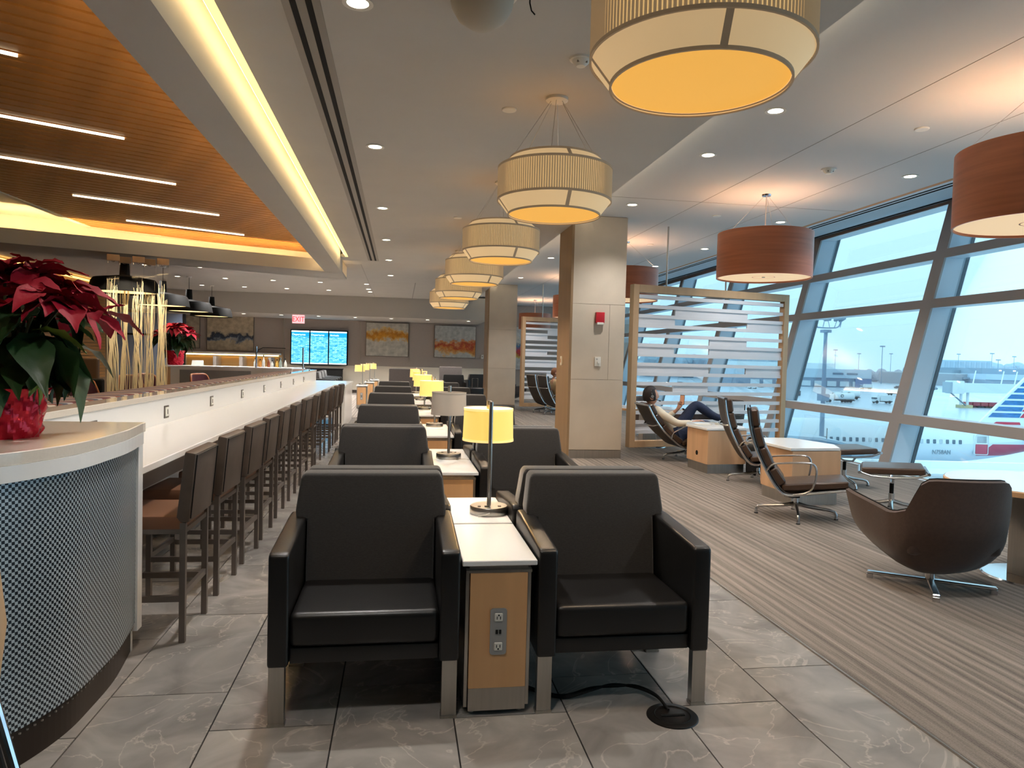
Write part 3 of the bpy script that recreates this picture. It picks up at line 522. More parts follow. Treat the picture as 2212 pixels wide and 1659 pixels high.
t = thing('cable', 'thin white cable arching over the far end of the bar', 'cable', (-1.95, 13.4, 1.1)); MB().tube([(0, 0, .0), (.0, .1, .06), (-.03, .2, .08), (-.06, .3, .03), (-.05, .4, .0)], .005).build('lead', M_plastic, t)
# ---------------------------------------------------------------- bar stools
def stool():
    t = thing('bar_stool', 'x', 'stool', (0, 0, 0))
    L_ = .014
    for x in (-.38, 0):
        for y in (-.2, .2): MB().box(x-L_, x+L_, y-L_, y+L_, 0, .565 if x < 0 else .60).build('leg', M_gun, t, 0)
    for y in (-.2, .2): MB().box(-.38, 0, y-.01, y+.01, .205, .235).build('stretcher', M_gun, t, 0); MB().box(-.38, 0, y-.01, y+.01, .545, .57).build('seat_rail', M_gun, t, 0)
    for x in (-.38, 0): MB().box(x-.01, x+.01, -.2, .2, .225, .255).build('stretcher', M_gun, t, 0); MB().box(x-.01, x+.01, -.2, .2, .545, .57).build('seat_rail', M_gun, t, 0)
    MB().box(-.42, .0, -.215, .215, .565, .635, .018).build('seat', M_stoolseat, t)
    MB().prism([(-.035, .6), (.03, .6), (.06, .945), (.005, .955)], -.215, .215, 'y', .014).build('backrest', M_stool, t)
    MB().tube([(.034, -.2, .62), (.062, -.2, .935), (.062, .2, .935), (.034, .2, .62)], .003, 6).build('piping', M_leather, t)
    return t
st = stool(); ys_ = (3.9, 4.6, 5.25, 5.9, 6.65, 7.4, 8.25, 9.1, 10.2, 11.05, 11.8, 12.55)
for k, y in enumerate(ys_):
    lb = 'taupe leather bar stool tucked under the counter, %s from the camera' % ORD[k]
    if k == 0: o = st; o.location = (-1.045, y, 0); o['label'] = lb; o['group'] = 'bar stools along the white counter'
    else: o = dup(st, (-1.045+random.uniform(-.015, .02), y, 0), R(random.uniform(-3, 3)), lb, 'bar stools along the white counter')
# ================================================================ ARMCHAIRS, SIDE TABLES, LAMPS
def armchair():
    t = thing('armchair', 'x', 'armchair', (0, 0, 0)); s = t
    for x in (-1, 1):
        a, b = sorted((x*.37, x*.292)); MB().prism([(-.32, .235), (-.32, .672), (-.30, .682), (.16, .715), (.27, .72), (.29, .70), (.29, .235)], a, b, 'x', .014, 3).build('armrest', M_leather, t)
    MB().box(-.29, .29, -.305, .2, .305, .44, .03, 4).build('seat_cushion', M_leather, t); MB().box(-.29, .29, -.295, .28, .24, .303, .008).build('front_rail', M_leather, t)
    pr = [(-.285, .38), (.285, .38), (.288, .70), (.335, .705), (.34, .74), (.322, .885), (.308, .908), (-.308, .908), (-.322, .885), (-.34, .74), (-.335, .705), (-.288, .70)]
    mb = MB().prism(pr, .0, .12, 'y', .016, 3)
    for v in mb.bm.verts: v.co.y += .115+(v.co.z-.4)*.17
    mb.build('backrest', M_fabric, t)
    for x in (-.335, .335):
        for y in (-.29, .26):
            MB().box(x-.03, x+.03, y-.02, y+.02, .012, .24).build('leg', M_steel, t, 0); MB().box(x-.033, x+.033, y-.023, y+.023, 0, .012).build('foot_cap', M_steel, t, 0)
    return t
def side_table():
    t = thing('side_table', 'x', 'side table', (0, 0, 0))
    MB().box(-.152, .152, -.32, .315, .618, .64, .003, 1).build('top', M_solid, t); MB().box(-.12, .12, -.29, .29, .595, .618).build('neck', M_steel, t, 0)
    MB().box(-.117, .117, -.3, .3, .112, .585).build('cabinet', M_wood, t, 0); MB().box(-.117, .117, -.302, .302, .02, .112).build('steel_plinth', M_steel, t, 0)
    for x in (-1, 1):
        a, b = sorted((x*.121, x*.134)); MB().box(a, b, -.285, .285, .03, .6).build('side_panel', M_steel, t, 0)
        for y in (-.26, .26): MB().lathe([(0, 0), (.012, 0), (.012, .01), (.006, .012), (.006, .022), (0, .022)], 10, (x*.1, y, 0)).build('foot', M_steel, t)
    MB().box(-.135, .135, -.3, .3, .585, .596).build('top_rail', M_steel, t, 0)
    pl = MB().prism([(-.034+.01*(1-math.cos(a)) if 0 else .034*sx_+(-sx_)*.012*(1-math.cos(R(q))), .345+.095*sz_-sz_*.012*(1-math.sin(R(q)))) for sx_, sz_, qs in ((1, -1, (90, 60, 30, 0)), (1, 1, (0, 30, 60, 90)), (-1, 1, (90, 60, 30, 0)), (-1, -1, (0, 30, 60, 90))) for q in qs], -.306, -.3, 'y').build('outlet_plate', mat('plate_grey', '#9a9a98', .4, .3), t, 0)
    for z, inv in ((.405, 1), (.285, -1)):
        o = MB().box(-.017, .017, -.311, -.306, z-.017, z+.017, .003, 1).build('socket', M_plastic, pl)
        for x in (-.007, .007): o2 = MB().box(x-.0015, x+.0015, -.3125, -.311, z-.002*inv-.006, z-.002*inv+.006).build('socket_slot', M_dark, pl, 0)
        MB().box(-.003, .003, -.3125, -.311, z+.009*inv-.003, z+.009*inv+.003).build('socket_slot', M_dark, pl, 0)
    for x in (-.007, .007): MB().box(x-.0045, x+.0045, -.31, -.306, .337, .353).build('usb_port', M_dark, pl, 0)
    return t
def table_lamp(shadem, name='table_lamp'):
    t = thing(name, 'x', 'lamp', (0, 0, 0))
    MB().lathe([(0, 0), (.098, 0), (.1, .006), (.1, .036), (.096, .042), (0, .042)], 48).build('base', M_steel, t); MB().box(-.025, .0, -.05, -.035, .042, .047).build('outlet', M_gun, t, 0)
    MB().box(-.06, -.045, -.05, -.03, .042, .046).build('outlet', M_gun, t, 0); MB().box(.045, .062, -.04, -.02, .042, .046).build('outlet', M_gun, t, 0)
    MB().cyl((0, 0, .04), (0, 0, .585), .011, 14).build('pole', M_steel, t)
    MB().cyl((0, 0, .565), (-.005, .115, .565), .006, 8).build('arm', M_steel, t); MB().cyl((-.005, .115, .54), (-.005, .115, .585), .014, 12).build('knuckle', M_steel, t)
    MB().lathe([(.138, .365), (.133, .54)], 48, (-.005, .155, 0)).build('shade', shadem, t)
    for z, r_ in ((.365, .1385), (.53, .1338)): MB().lathe([(r_, z), (r_+.001, z), (r_+.0008, z+.012), (r_, z+.012)], 48, (-.005, .155, 0)).build('hem', M_hem if shadem is M_shade else M_shadeoff, t)
    MB().tube([(.0, -.1, .02), (-.02, -.104, .012), (-.06, -.098, .004)], .0035, 6).build('pull_tag', M_plastic, t)
    return t
ac = armchair(); stb = side_table(); lamp_on = table_lamp(M_shade); lamp_off = table_lamp(M_shadeoff)
XS, XT, XR = -.115, .415, .945; Srow = [2.8, 5.0, 7.35, 9.95, 12.4, 14.9]; ua = ut = False
for k, s in enumerate(Srow):
    for side, x in (('left', XS), ('right', XR)):
        for back in (0, 1):
            loc = (x+(0 if not back else random.uniform(-.012, .012)), s+.32+back*.665, 0); rz = math.pi*back+R(random.uniform(-.8, .8) if k else 0)
            lb = 'charcoal and black leather armchair %s of the tables, %s row, %s the camera' % (side, ORD[k], 'turned away from' if back else 'facing'); gp = 'black armchairs in back-to-back rows'
            if not ua: ac.location = loc; ac['label'] = lb; ac['group'] = gp; ua = True
            else: dup(ac, loc, rz, lb, gp)
    for back in (0, 1):
        loc = (XT, s+.32+back*.655, 0); lb = 'narrow maple side table with white top, %s row, %s of its pair' % (ORD[k], 'rear one' if back else 'front one'); gp = 'side tables between the armchairs'
        if not ut: stb.location = loc; stb['label'] = lb; stb['group'] = gp; ut = True
        else: dup(stb, loc, math.pi*back, lb, gp)
u1 = False
for k, (x, y, rz, on) in enumerate(((.475, 3.68, -4, 1), (.40, 5.72, 172, 0), (.41, 8.35, 160, 1), (.38, 11.0, 165, 1), (.39, 13.4, 5, 1), (.36, 15.9, 175, 1))):
    lb = 'brushed steel table lamp with %s drum shade on the side tables, %s from the camera' % ('glowing' if on else 'unlit', ORD[k]); gp = 'table lamps between the armchairs'
    if not on: o = lamp_off; o.location = (x, y, .64); o.rotation_euler.z = R(rz); o['label'] = lb; o['group'] = gp
    elif not u1: o = lamp_on; o.location = (x, y, .64); o.rotation_euler.z = R(rz); o['label'] = lb; o['group'] = gp; u1 = True
    else: o = dup(lamp_on, (x, y, .64), R(rz), lb, gp)
    if on: L = bpy.data.lights.new('table_lamp_bulb', 'POINT'); L.energy = 5; L.color = WARM; L.shadow_soft_size = .03; p = bpy.data.objects.new('bulb', L); S.collection.objects.link(p); p.parent = o; p.location = (-.005, .155, .45)
# floor box and cords beside the right armchair
t = thing('floor_box', 'round black floor outlet cover on the tile right of the near armchair legs', 'floor outlet', (1.135, 2.73, 0))
MB().lathe([(0, .006), (.098, .006), (.104, .004), (.106, 0), (0, 0)], 40).build('cover', mat('floor_box_black', '#232120', .35, .5), t); MB().lathe([(.07, .0062), (.074, .009), (.078, .0062)], 40).build('ring', M_blackm, t)
MB().box(-.05, .05, -.012, .0, .006, .009).build('latch', M_blackm, t, 0)
t = thing('power_cords', 'two black power cords running from the side table to the floor outlet', 'cord', (.8, 2.9, 0))
for d in (0, .018): MB().tube(smooth([(-.3, .25, .006), (-.2, .1+d, .008), (-.08, .02+d, .008), (.05, .03+d, .03), (.15, .06-d, .035), (.25, .03+d, .03), (.31, -.06+d, .03), (.333, -.13+d, .006)]), .006, 8).build('cord', M_blackm, t)
# ================================================================ LOUNGE BY THE WINDOW
def seg_box(mb, a, b, w, th, up=1, bev=.02):
    """rounded pad between profile points a, b (x,z); th thickness on the front side"""
    A, Bv = Vector((a[0], 0, a[1])), Vector((b[0], 0, b[1])); d = Bv-A; L = d.length; ang = math.atan2(d.z, d.x)
    return mb.box(-L/2, L/2, -w/2, w/2, 0, th, bev, 3, M=Matrix.Translation((A+Bv)/2)@Matrix.Rotation(-ang, 4, 'Y')@(Matrix.Scale(-1, 4, (0, 0, 1)) if up < 0 else Matrix.Identity(4)))
def star_base(t, r=.36, hz=.11, flat=False, m=None, n=4, a0=0):
    m = m or M_alu
    for k in range(n):
        a = a0+2*math.pi*k/n; c, s = math.cos(a), math.sin(a)
        if flat: MB().box(0, r, -.022, .022, .035, .055, .006, 1, M=Matrix.Rotation(a, 4, 'Z')).box(r-.04, r, -.02, .02, .0, .04, .004, 1, M=Matrix.Rotation(a, 4, 'Z')).build('base_leg', m, t)
        else:
            o = MB().tube([(c*.02, s*.02, hz+.02), (c*.1, s*.1, hz), (c*(r-.06), s*(r-.06), hz-.02), (c*(r-.015), s*(r-.015), hz-.035), (c*r, s*r, hz-.06), (c*r, s*r, .012)], [.02, .018, .015, .015, .014, .016], 8).build('base_leg', m, t)
            MB().cyl((c*r, s*r, 0), (c*r, s*r, .014), .019, 10).build('glide', M_blackm, o)
def lounge_chair():
    t = thing('lounge_chair', 'x', 'lounge chair', (0, 0, 0))
    prof = smooth([(-.47, 1.04), (-.44, .85), (-.38, .65), (-.28, .45), (-.18, .30), (-.09, .25), (.08, .275), (.43, .335)], 5)
    for y in (-.27, .27): MB().tube([(x, y, z) for x, z in prof], .014, 8, flat=1.0).build('side_rail', M_alu, t); MB().tube([(x+.02, y*.96, z+.012) for x, z in prof], .006, 6).build('rail_lip', M_sling, t)
    sl = MB(); P = [[Vector((x, y, z-.004)) for y in (-.262, .262)] for x, z in prof]; sl.grid(P); sl.grid([[p+Vector((-.006, 0, -.006)) for p in r] for r in P]); sl.build('sling', M_sling, t)
    for a, b in (((-.468, 1.03), (-.443, .865)), ((-.44, .855), (-.385, .665)), ((-.38, .652), (-.285, .465)), ((-.278, .452), (-.175, .31))): seg_box(MB(), a, b, .5, .092, 1, .035).build('back_pad', M_eames, t)
    seg_box(MB(), (-.14, .275), (.44, .345), .5, .07, 1, .03).build('seat_pad', M_eames, t)
    MB().cyl((-.47, -.29, 1.04), (-.47, .29, 1.04), .016, 12).build('top_bar', M_alu, t); MB().cyl((.43, -.29, .33), (.43, .29, .33), .016, 12).build('front_bar', M_alu, t)
    MB().tube([(-.405, -.27, .72), (-.46, -.2, .715), (-.475, 0, .712), (-.46, .2, .715), (-.405, .27, .72)], .012, 8).build('back_spreader', M_alu, t)
    for y in (-.285, .285): MB().tube(smooth([(-.29, y, .46), (-.25, y, .52), (-.18, y, .545), (.06, y, .565), (.13, y, .54), (.145, y, .46), (.12, y, .34), (.06, y, .285), (-.05, y, .26)], 4), .0095, 8).build('arm_loop', M_alu, t)
    MB().tube([(-.12, -.27, .255), (-.04, -.12, .215), (0, 0, .205), (-.04, .12, .215), (-.12, .27, .255)], .016, 8).build('seat_spreader', M_blackm, t); MB().lathe([(.028, .08), (.024, .12), (.02, .21), (0, .21)], 16).build('column', M_alu, t); MB().lathe([(.035, .19), (.03, .235), (0, .235)], 16).build('collar', M_blackm, t)
    star_base(t); return t
lc = lounge_chair()
LC = [(3.80, 6.3, -27, 'brown soft-pad lounge chair with chrome arms, nearest one, beside the near maple block table'), (4.42, 8.2, -17, 'brown soft-pad lounge chair seen between the two maple block tables'), (4.30, 10.17, 1, 'reclined brown lounge chair that the man in the cream shirt sits in'), (4.0, 19.3, 15, 'dark lounge chair farther off, left of the near column, by the second screen'), (4.6, 20.6, 15, 'dark lounge chair farther off, partly behind the column side panel')]
for k, (x, y, a, lb) in enumerate(LC):
    if k == 0: lc.location = (x, y, 0); lc.rotation_euler.z = R(a); lc['label'] = lb; lc['group'] = 'soft-pad lounge chairs'
    else:
        o = dup(lc, (x, y, 0), R(a), lb, 'soft-pad lounge chairs')
        if k == 2:
            for ch in o.children:
                if not ch.name.startswith(('base', 'column', 'collar')): ch.matrix_local = Matrix.Translation((0, 0, .22))@Matrix.Rotation(R(-20), 4, 'Y')@Matrix.Translation((0, 0, -.22))
def ottoman():
    t = thing('ottoman', 'x', 'ottoman', (0, 0, 0)); seg_box(MB(), (-.28, .40), (.28, .43), .52, .07, 1, .03).build('cushion', M_eames, t)
    for y in (-.27, .27): MB().tube([(-.3, y, .425), (-.2, y, .395), (0, y, .39), (.2, y, .41), (.3, y, .45)], .012, 8).build('side_rail', M_alu, t)
    for x, z in ((-.3, .42), (.3, .45)): MB().cyl((x, -.285, z), (x, .285, z), .015, 10).build('end_bar', M_alu, t)
    MB().tube([(0, -.27, .39), (0, -.2, .335), (0, 0, .31), (0, .2, .335), (0, .27, .39)], .012, 8).build('spreader', M_alu, t); MB().cyl((0, 0, .1), (0, 0, .2), .028, 14).build('column', M_alu, t); MB().cyl((0, 0, .19), (0, 0, .3), .02, 12).build('gas_lift', M_blackm, t)
    star_base(t, .3, .1); return t
ot = ottoman(); ot.location = (4.93, 6.45, 0); ot.rotation_euler.z = R(-35); ot['label'] = 'brown leather ottoman between the near lounge chair and the tub chair'; ot['group'] = 'leather ottomans'
dup(ot, (5.42, 7.95, 0), R(-8), 'brown leather ottoman just right of the near maple block table', 'leather ottomans')
# maple block tables
def block_table():
    t = thing('block_table', 'x', 'table', (0, 0, 0)); P = [(-.29, .31), (-.28, -.31), (.30, -.27), (.44, .05), (.3, .68), (-.1, .68)]
    inn = lambda k: [(x*k+.02, (y-.1)*k+.1) for x, y in P]
    MB().prism(inn(.93), 0, .13).build('steel_plinth', M_steel, t, 0); MB().prism(inn(.985), .13, .575).build('maple_body', M_wood if 0 else mat('maple_block', '#c6a07c', .42, n=(6, .09, (1.5, 1.5, .12))), t, 0); MB().prism(P, .58, .61, bev=.003, seg=1).build('white_top', M_solid, t, 0)
    a, b = Vector(inn(.985)[0]+(0,)), Vector(inn(.985)[1]+(0,)); q = a.lerp(b, .5); MB().cyl((q.x-.004, q.y, .25), (q.x+.004, q.y, .25), .032, 20).build('cable_grommet', M_blackm, t); return t
bt = block_table(); bt.location = (4.28, 7.07, 0); bt['label'] = 'near maple block table with white top and cable hole'; bt['group'] = 'maple block tables'
dup(bt, (4.27, 9.12, 0), R(2), 'far maple block table in front of the slatted screen, by the seated man', 'maple block tables')
t = thing('papers', 'folded white paper and a small cup on the far maple block table', 'paper', (4.2, 9.35, .61)); MB().box(-.12, .1, -.05, .06, 0, .012, .004, 1).build('sheet', M_plastic, t); MB().lathe([(0, 0), (.035, 0), (.045, .03), (0, .03)], 14, (.2, -.02, 0)).build('lid', M_plastic, t)
# backpack
t = thing('backpack', 'black backpack on the carpet beside the far maple block table', 'backpack', (4.72, 8.75, 0), R(20))
MB().box(-.15, .15, -.11, .11, 0, .42, .07, 4).build('body', mat('nylon_black', '#141416', .6), t); MB().box(-.12, .12, -.17, -.09, .03, .25, .035, 3).build('front_pocket', mat('nylon_black_pocket', '#1b1b1e', .5), t); MB().tube([(0, -.02, .41), (-.03, -.02, .46), (.03, -.02, .46), (.04, -.02, .41)], .01).build('handle', M_blackm, t); MB().box(-.05, .05, -.175, -.168, .14, .152).build('zip', M_steel, t, 0)
# tub chair
def tub_chair(m, rim=None, name='tub_chair'):
    t = thing(name, 'x', 'tub chair', (0, 0, 0)); N = 40; V_ = 14
    def pt(u, v, o=0):
        # u -1..1 round the shell (arm tip - back - arm tip), v 0..1 from bottom centre to rim
        a = u*R(128); au = abs(u); c, s = math.cos(a), math.sin(a)
        rx, ry = .335-o, .355-o
        k = (abs(c)**2.6+abs(s)**2.6)**(-1/2.6); x, y = -c*rx*k, s*ry*k
        if au > .62: f = (au-.62)/.38; x += .22*f; y += (1 if y > 0 else -1)*.07*f*f
        top = .52+.25*(1/(1+math.exp((au-.40)*34)))+(.05*max(0, (au-.6)/.4))
        vv = v**.8; rr = .3+.7*math.sin(min(1, v*1.25)*math.pi/2) if v > 0 else .0
        rr = math.sin(min(1, v*1.35)*math.pi/2)**.75
        if v < 1: pass
        z = .10+(top-.10)*(v**1.55); fl = 1+.10*v
        tip = 1-(.35*max(0, (au-.7)/.3))*(1-v)
        return Vector((x*rr*fl*.92-(.05*v if au < .45 else 0)+(-.02), y*rr*fl*.95*tip, z+o*.5*(1-v)))
    ou = [[pt(-1+2*i/N, j/V_) for j in range(1, V_+1)] for i in range(N+1)]; inn = [[pt(-1+2*i/N, j/V_, .05) for j in range(1, V_+1)] for i in range(N+1)]
    mb = MB(); mb.grid(ou); mb.grid([r[::-1] for r in inn]); mb.grid([[ou[i][-1], (ou[i][-1]+inn[i][-1])/2+Vector((0, 0, .012)), inn[i][-1]] for i in range(N+1)])
    for e in (0, -1): mb.grid([[ou[e][j], inn[e][j]] for j in range(V_)])
    cen = mb.bm.verts.new((-.02, 0, .095)); 
    lo = [mb.bm.verts.new(ou[i][0]) for i in range(N+1)]
    for i in range(N): mb.bm.faces.new((cen, lo[i], lo[i+1]))
    mb.bm.faces.new((cen, lo[-1], lo[0])); bmesh.ops.remove_doubles(mb.bm, verts=mb.bm.verts, dist=1e-4); bmesh.ops.recalc_face_normals(mb.bm, faces=mb.bm.faces)
    mb.build('shell', m, t, 60)
    MB().box(-.27, .34, -.3, .3, .27, .38, .05, 4).build('seat_cushion', m, t)
    MB().tube([ou[i][-1]*.5+inn[i][-1]*.5+Vector((0, 0, .012)) for i in range(N+1)], .022 if rim else .005, 6).build('rim', rim or M_blackm, t)
    MB().cyl((0, 0, .045), (0, 0, .11), .03, 16).build('column', M_alu, t); star_base(t, .38, .05, True, M_alu, 4, R(-25)); return t
tub = tub_chair(M_tub); tub.location = (3.54, 4.22, 0); tub.rotation_euler.z = R(81); tub['label'] = 'large brown tub chair on a four-bladed chrome base, seen from behind'; tub['group'] = 'brown tub chairs'
dup(tub, (6.0, 12.6, 0), R(200), 'brown tub chair seen through the slatted screen', 'brown tub chairs'); dup(tub, (4.95, 13.3, 0), R(-60), 'brown tub chair behind the slatted screen beside the small round table', 'brown tub chairs')
dup(tub, (3.75, 24.0, 0), R(20), 'grey-brown tub chair beyond the second column', 'brown tub chairs')
def round_table():
    t = thing('round_table', 'x', 'table', (0, 0, 0)); MB().lathe([(0, .64), (.56, .64), (.575, .65), (.575, .675), (.57, .68), (0, .68)], 64).build('top', M_solid, t)
    MB().lathe([(.565, .637), (.58, .64), (.58, .672), (.575, .678)], 64).build('maple_edge', M_beige_wood, t); MB().lathe([(0, 0), (.32, 0), (.325, .01), (.315, .02), (0, .024)], 56).build('base_disc', M_chrome, t)
    MB().box(-.12, .12, -.12, .12, .02, .64, .004, 1).build('pedestal', M_steel, t, 0); MB().box(-.085, .085, -.126, -.12, .4, .58).build('outlet_panel', M_gun, t, 0); return t
rt = round_table(); rt.location = (4.45, 4.32, 0); rt.rotation_euler.z = R(12); rt['label'] = 'round white-topped table on a steel pedestal at the right edge'; rt['group'] = 'round pedestal tables'
dup(rt, (4.25, 11.75, 0), 0, 'round pedestal table behind the slatted screen', 'round pedestal tables')
# ---------------------------------------------------------------- slatted screens
def screen():
    t = thing('slatted_screen', 'x', 'screen', (0, 0, 0)); W, Ht, z0 = 3.02, 2.53, .13
    for x0, x1 in ((0, .1), (W-.1, W)): MB().box(x0, x1, -.06, .06, z0, z0+Ht, .003, 1).build('frame_post', M_frame_wood, t, 0)
    for a, b in ((z0, z0+.1), (z0+Ht-.12, z0+Ht)): MB().box(.1, W-.1, -.06, .06, a, b, .003, 1).build('frame_rail', M_frame_wood, t, 0)
    for x in (.62, 1.75): MB().cyl((x, 0, z0+Ht), (x, 0, H2), .014, 10).build('hanging_rod', M_steel, t)
    cols = [.1, .79, 1.46, 2.2, W-.1]; fill = {1: (1, 2), 2: (0, 3), 4: (2,), 5: (0, 2, 3), 7: (0, 1, 3), 9: (1,), 11: (2,), 13: (0,)}
    top, pitch = z0+Ht-.12, (Ht-.22)/15.3; mp = mat('screen_slat_white', '#dedee2', .5, n=(8, .03, (.2, 1, 6)))
    for i in range(15):
        z = top-.03-i*pitch; MB().box(.1, W-.1, -.03, .03, z-.055, z).build('slat', mp, t, 0)
        if i in fill:
            for c in fill[i]: MB().box(cols[c], cols[c+1], -.012, .012, z-.0-pitch, z-.055).build('infill_board', mp, t, 0)
    return t
sc = screen(); sc.location = (3.52, 10.62, 0); sc.rotation_euler.z = R(12); sc['label'] = 'oak-framed screen of white slats hanging beside the near column'; sc['group'] = 'slatted screens'
dup(sc, (3.35, 19.7, 0), R(12), 'farther oak-framed slatted screen seen left of the near column', 'slatted screens')
# ================================================================ FAR END
def painting(x, z, w_, h, m, lb):
    t = thing('painting', lb, 'painting', (x, 27.95, z), 0, 'abstract paintings on the far wall'); MB().box(-w_/2, w_/2, -.02, .04, -h/2, h/2, .004, 1).build('canvas', m, t, 0)
    f = mat('thin_frame', '#6e655b', .6)
    for b in ((-w_/2-.015, -w_/2, -h/2, h/2), (w_/2, w_/2+.015, -h/2, h/2), (-w_/2-.015, w_/2+.015, -h/2-.015, -h/2), (-w_/2-.015, w_/2+.015, h/2, h/2+.015)): MB().box(b[0], b[1], -.025, .04, b[2], b[3]).build('frame', f, t, 0)
painting(-.515, 2.085, 1.6, 1.27, paint_mat('canvas_yellow', '#b9b4a8', ['#c9a46a', '#c98a28', '#c07f22', '#cfae74'], -.05, .4, 3.1), 'abstract canvas with an amber yellow band, right of the screens')
painting(2.11, 2.08, 1.6, 1.23, paint_mat('canvas_orange', '#b3b2ac', ['#c9a878', '#c4803c', '#b04a2c', '#c68c5c'], -.5, .05, 8.3), 'abstract canvas with torn orange and red band beside the second column')
painting(-6.3, 2.15, 1.65, 1.27, paint_mat('canvas_blue', '#b5a68d', ['#7e8790', '#3a4658', '#2a3140', '#9c9484'], -.3, .05, 5.7), 'abstract canvas with a dark blue band behind the black pendants')
painting(-8.1, 2.2, 1.4, 1.25, paint_mat('canvas_rust', '#a89c88', ['#8f7f6c', '#a85b3c', '#5f6a54', '#9c9484'], -.4, .0, 1.7), 'abstract canvas behind the small poinsettia')
painting(4.15, 1.9, 1.5, 1.7, paint_mat('canvas_primary', '#b9b8b4', ['#c9b35a', '#b8322c', '#3c6a8c', '#c8c2b4'], -.4, .4, 6.2), 'abstract canvas with yellow and red shapes behind the second screen')
# flight information displays
fi = thing('flight_display', 'wide three-panel blue flight information display on the far wall', 'display', (-3.06, 27.86, 1.71))
MB().box(-1.06, 1.06, 0, .12, -.66, .66, .006, 1).build('bezel', M_blackm, fi)
def disp_mat():
    m = mat('display_rows', '#101820', .4); t, b = nodes_of(m); co = t.nodes.new('ShaderNodeTexCoord'); mp = t.nodes.new('ShaderNodeMapping'); mp.inputs['Rotation'].default_value = (R(90), 0, 0)
    br = t.nodes.new('ShaderNodeTexBrick'); br.inputs['Color1'].default_value = lin('#1c7fb0'); br.inputs['Color2'].default_value = lin('#8ad6f4'); br.inputs['Mortar'].default_value = lin('#2a97cc'); br.inputs['Scale'].default_value = 1; br.inputs['Brick Width'].default_value = .085; br.inputs['Row Height'].default_value = .042; br.inputs['Mortar Size'].default_value = .006; br.offset = .3
    t.links.new(co.outputs['Object'], mp.inputs[0]); t.links.new(mp.outputs[0], br.inputs['Vector']); t.links.new(br.outputs['Color'], b.inputs['Emission Color']); b.inputs['Emission Strength'].default_value = 1.15; return m
MD = disp_mat(); M_dh = mat('display_header', '#0d6fa8', .4, emit=.9, ecol='#1590c8'); M_dw = mat('display_white', '#e8f6ff', .4, emit=1.0, ecol='#dff6ff')
for k, tx in enumerate(('Departures', 'Departures', 'Arrivals')):
    x = -.695+k*.695; p = MB().box(x-.325, x+.325, -.008, 0, -.60, .40).build('screen_panel', MD, fi, 0)
    MB().box(x-.325, x+.325, -.008, 0, .40, .57).build('header_bar', M_dh, fi, 0); MB().box(x-.325, x+.325, -.008, 0, .57, .62).build('title_strip', M_dw, fi, 0); MB().box(x-.325, x+.325, -.009, 0, -.63, -.59).build('footer_strip', M_dw, fi, 0)
    text_mesh(tx, .105, M_dw, 'header_text', fi, Matrix.Translation((x-.3, -.011, .44))@Matrix.Rotation(R(90), 4, 'X'), .001)
ex = thing('exit_sign', 'red and white EXIT sign hanging under the soffit', 'sign', (-3.43, 24.9, 2.62)); MB().box(-.2, .2, -.02, .02, -.14, .14, .008).build('panel', mat('exit_panel', '#f0b0b0', .4, emit=.8, ecol='#f8a0a4'), ex); MB().box(-.02, .02, -.01, .01, .14, .16).build('mount', M_plastic, ex)
text_mesh('EXIT', .25, mat('exit_red', '#c01020', .4, emit=.9, ecol='#e0101c'), 'letters', ex, Matrix.Translation((0, -.022, -.085))@Matrix.Rotation(R(90), 4, 'X')@Matrix.Scale(.78, 4, (1, 0, 0)), .003, 'CENTER')
a = thing('wall_plate', 'small white wall plate beside the orange painting', 'switch', (3.2, 27.98, 1.52)); MB().box(-.05, .05, -.02, .01, -.08, .08, .004).build('plate', M_plastic, a); MB().box(-.015, .015, -.026, -.018, -.02, .03).build('rocker', M_gun, a)
# dark armchairs, console and tables at the far end
for k, (x, y, rz, lb) in enumerate(((-2.35, 25.2, 90, 'black armchair under the flight display, farthest of the side-on row'), (-2.3, 23.9, 90, 'black armchair under the flight display, middle of the side-on row'), (-2.25, 22.6, 90, 'black armchair under the flight display, nearest of the side-on row'), (2.55, 24.6, 200, 'dark armchair near the far wall beside the orange painting'), (1.7, 22.6, 0, 'dark armchair before the orange painting'))): dup(ac, (x, y, 0), R(rz), lb, 'dark armchairs at the far end')
t = thing('low_console', 'low black console under the flight display', 'console', (-3.05, 27.4, 0)); MB().box(-.9, .9, -.2, .3, .05, .9, .01).build('body', M_blackm, t); MB().box(-.92, .92, -.22, .32, .9, .93).build('top', M_blackm, t, 0); MB().box(-.85, .85, -.15, .25, 0, .05).build('plinth', M_gun, t, 0)
def tall_chair():
    t = thing('high_back_chair', 'x', 'chair', (0, 0, 0)); m = mat('grey_high_back', '#564e4a', .9, n=(60, .15)); MB().box(-.42, .42, .28, .4, .15, 1.12, .04, 3).build('back', m, t); MB().box(-.34, .34, -.3, .3, .15, .46, .04, 3).build('seat', m, t)
    for x in (-1, 1): a, b = sorted((x*.34, x*.42)); MB().box(a, b, -.3, .3, .15, .64, .03, 3).build('arm', m, t); [MB().box(x*.38-.02, x*.38+.02, y-.02, y+.02, 0, .15).build('leg', M_steel, t, 0) for y in (-.25, .32)]
    return t
th = tall_chair(); th.location = (.15, 20.0, 0); th['label'] = 'grey high-back chair under the amber painting'; th['group'] = 'grey high-back chairs'; th.rotation_euler.z = R(175)
dup(th, (1.9, 25.9, 0), R(10), 'grey high-back chair under the orange painting', 'grey high-back chairs')
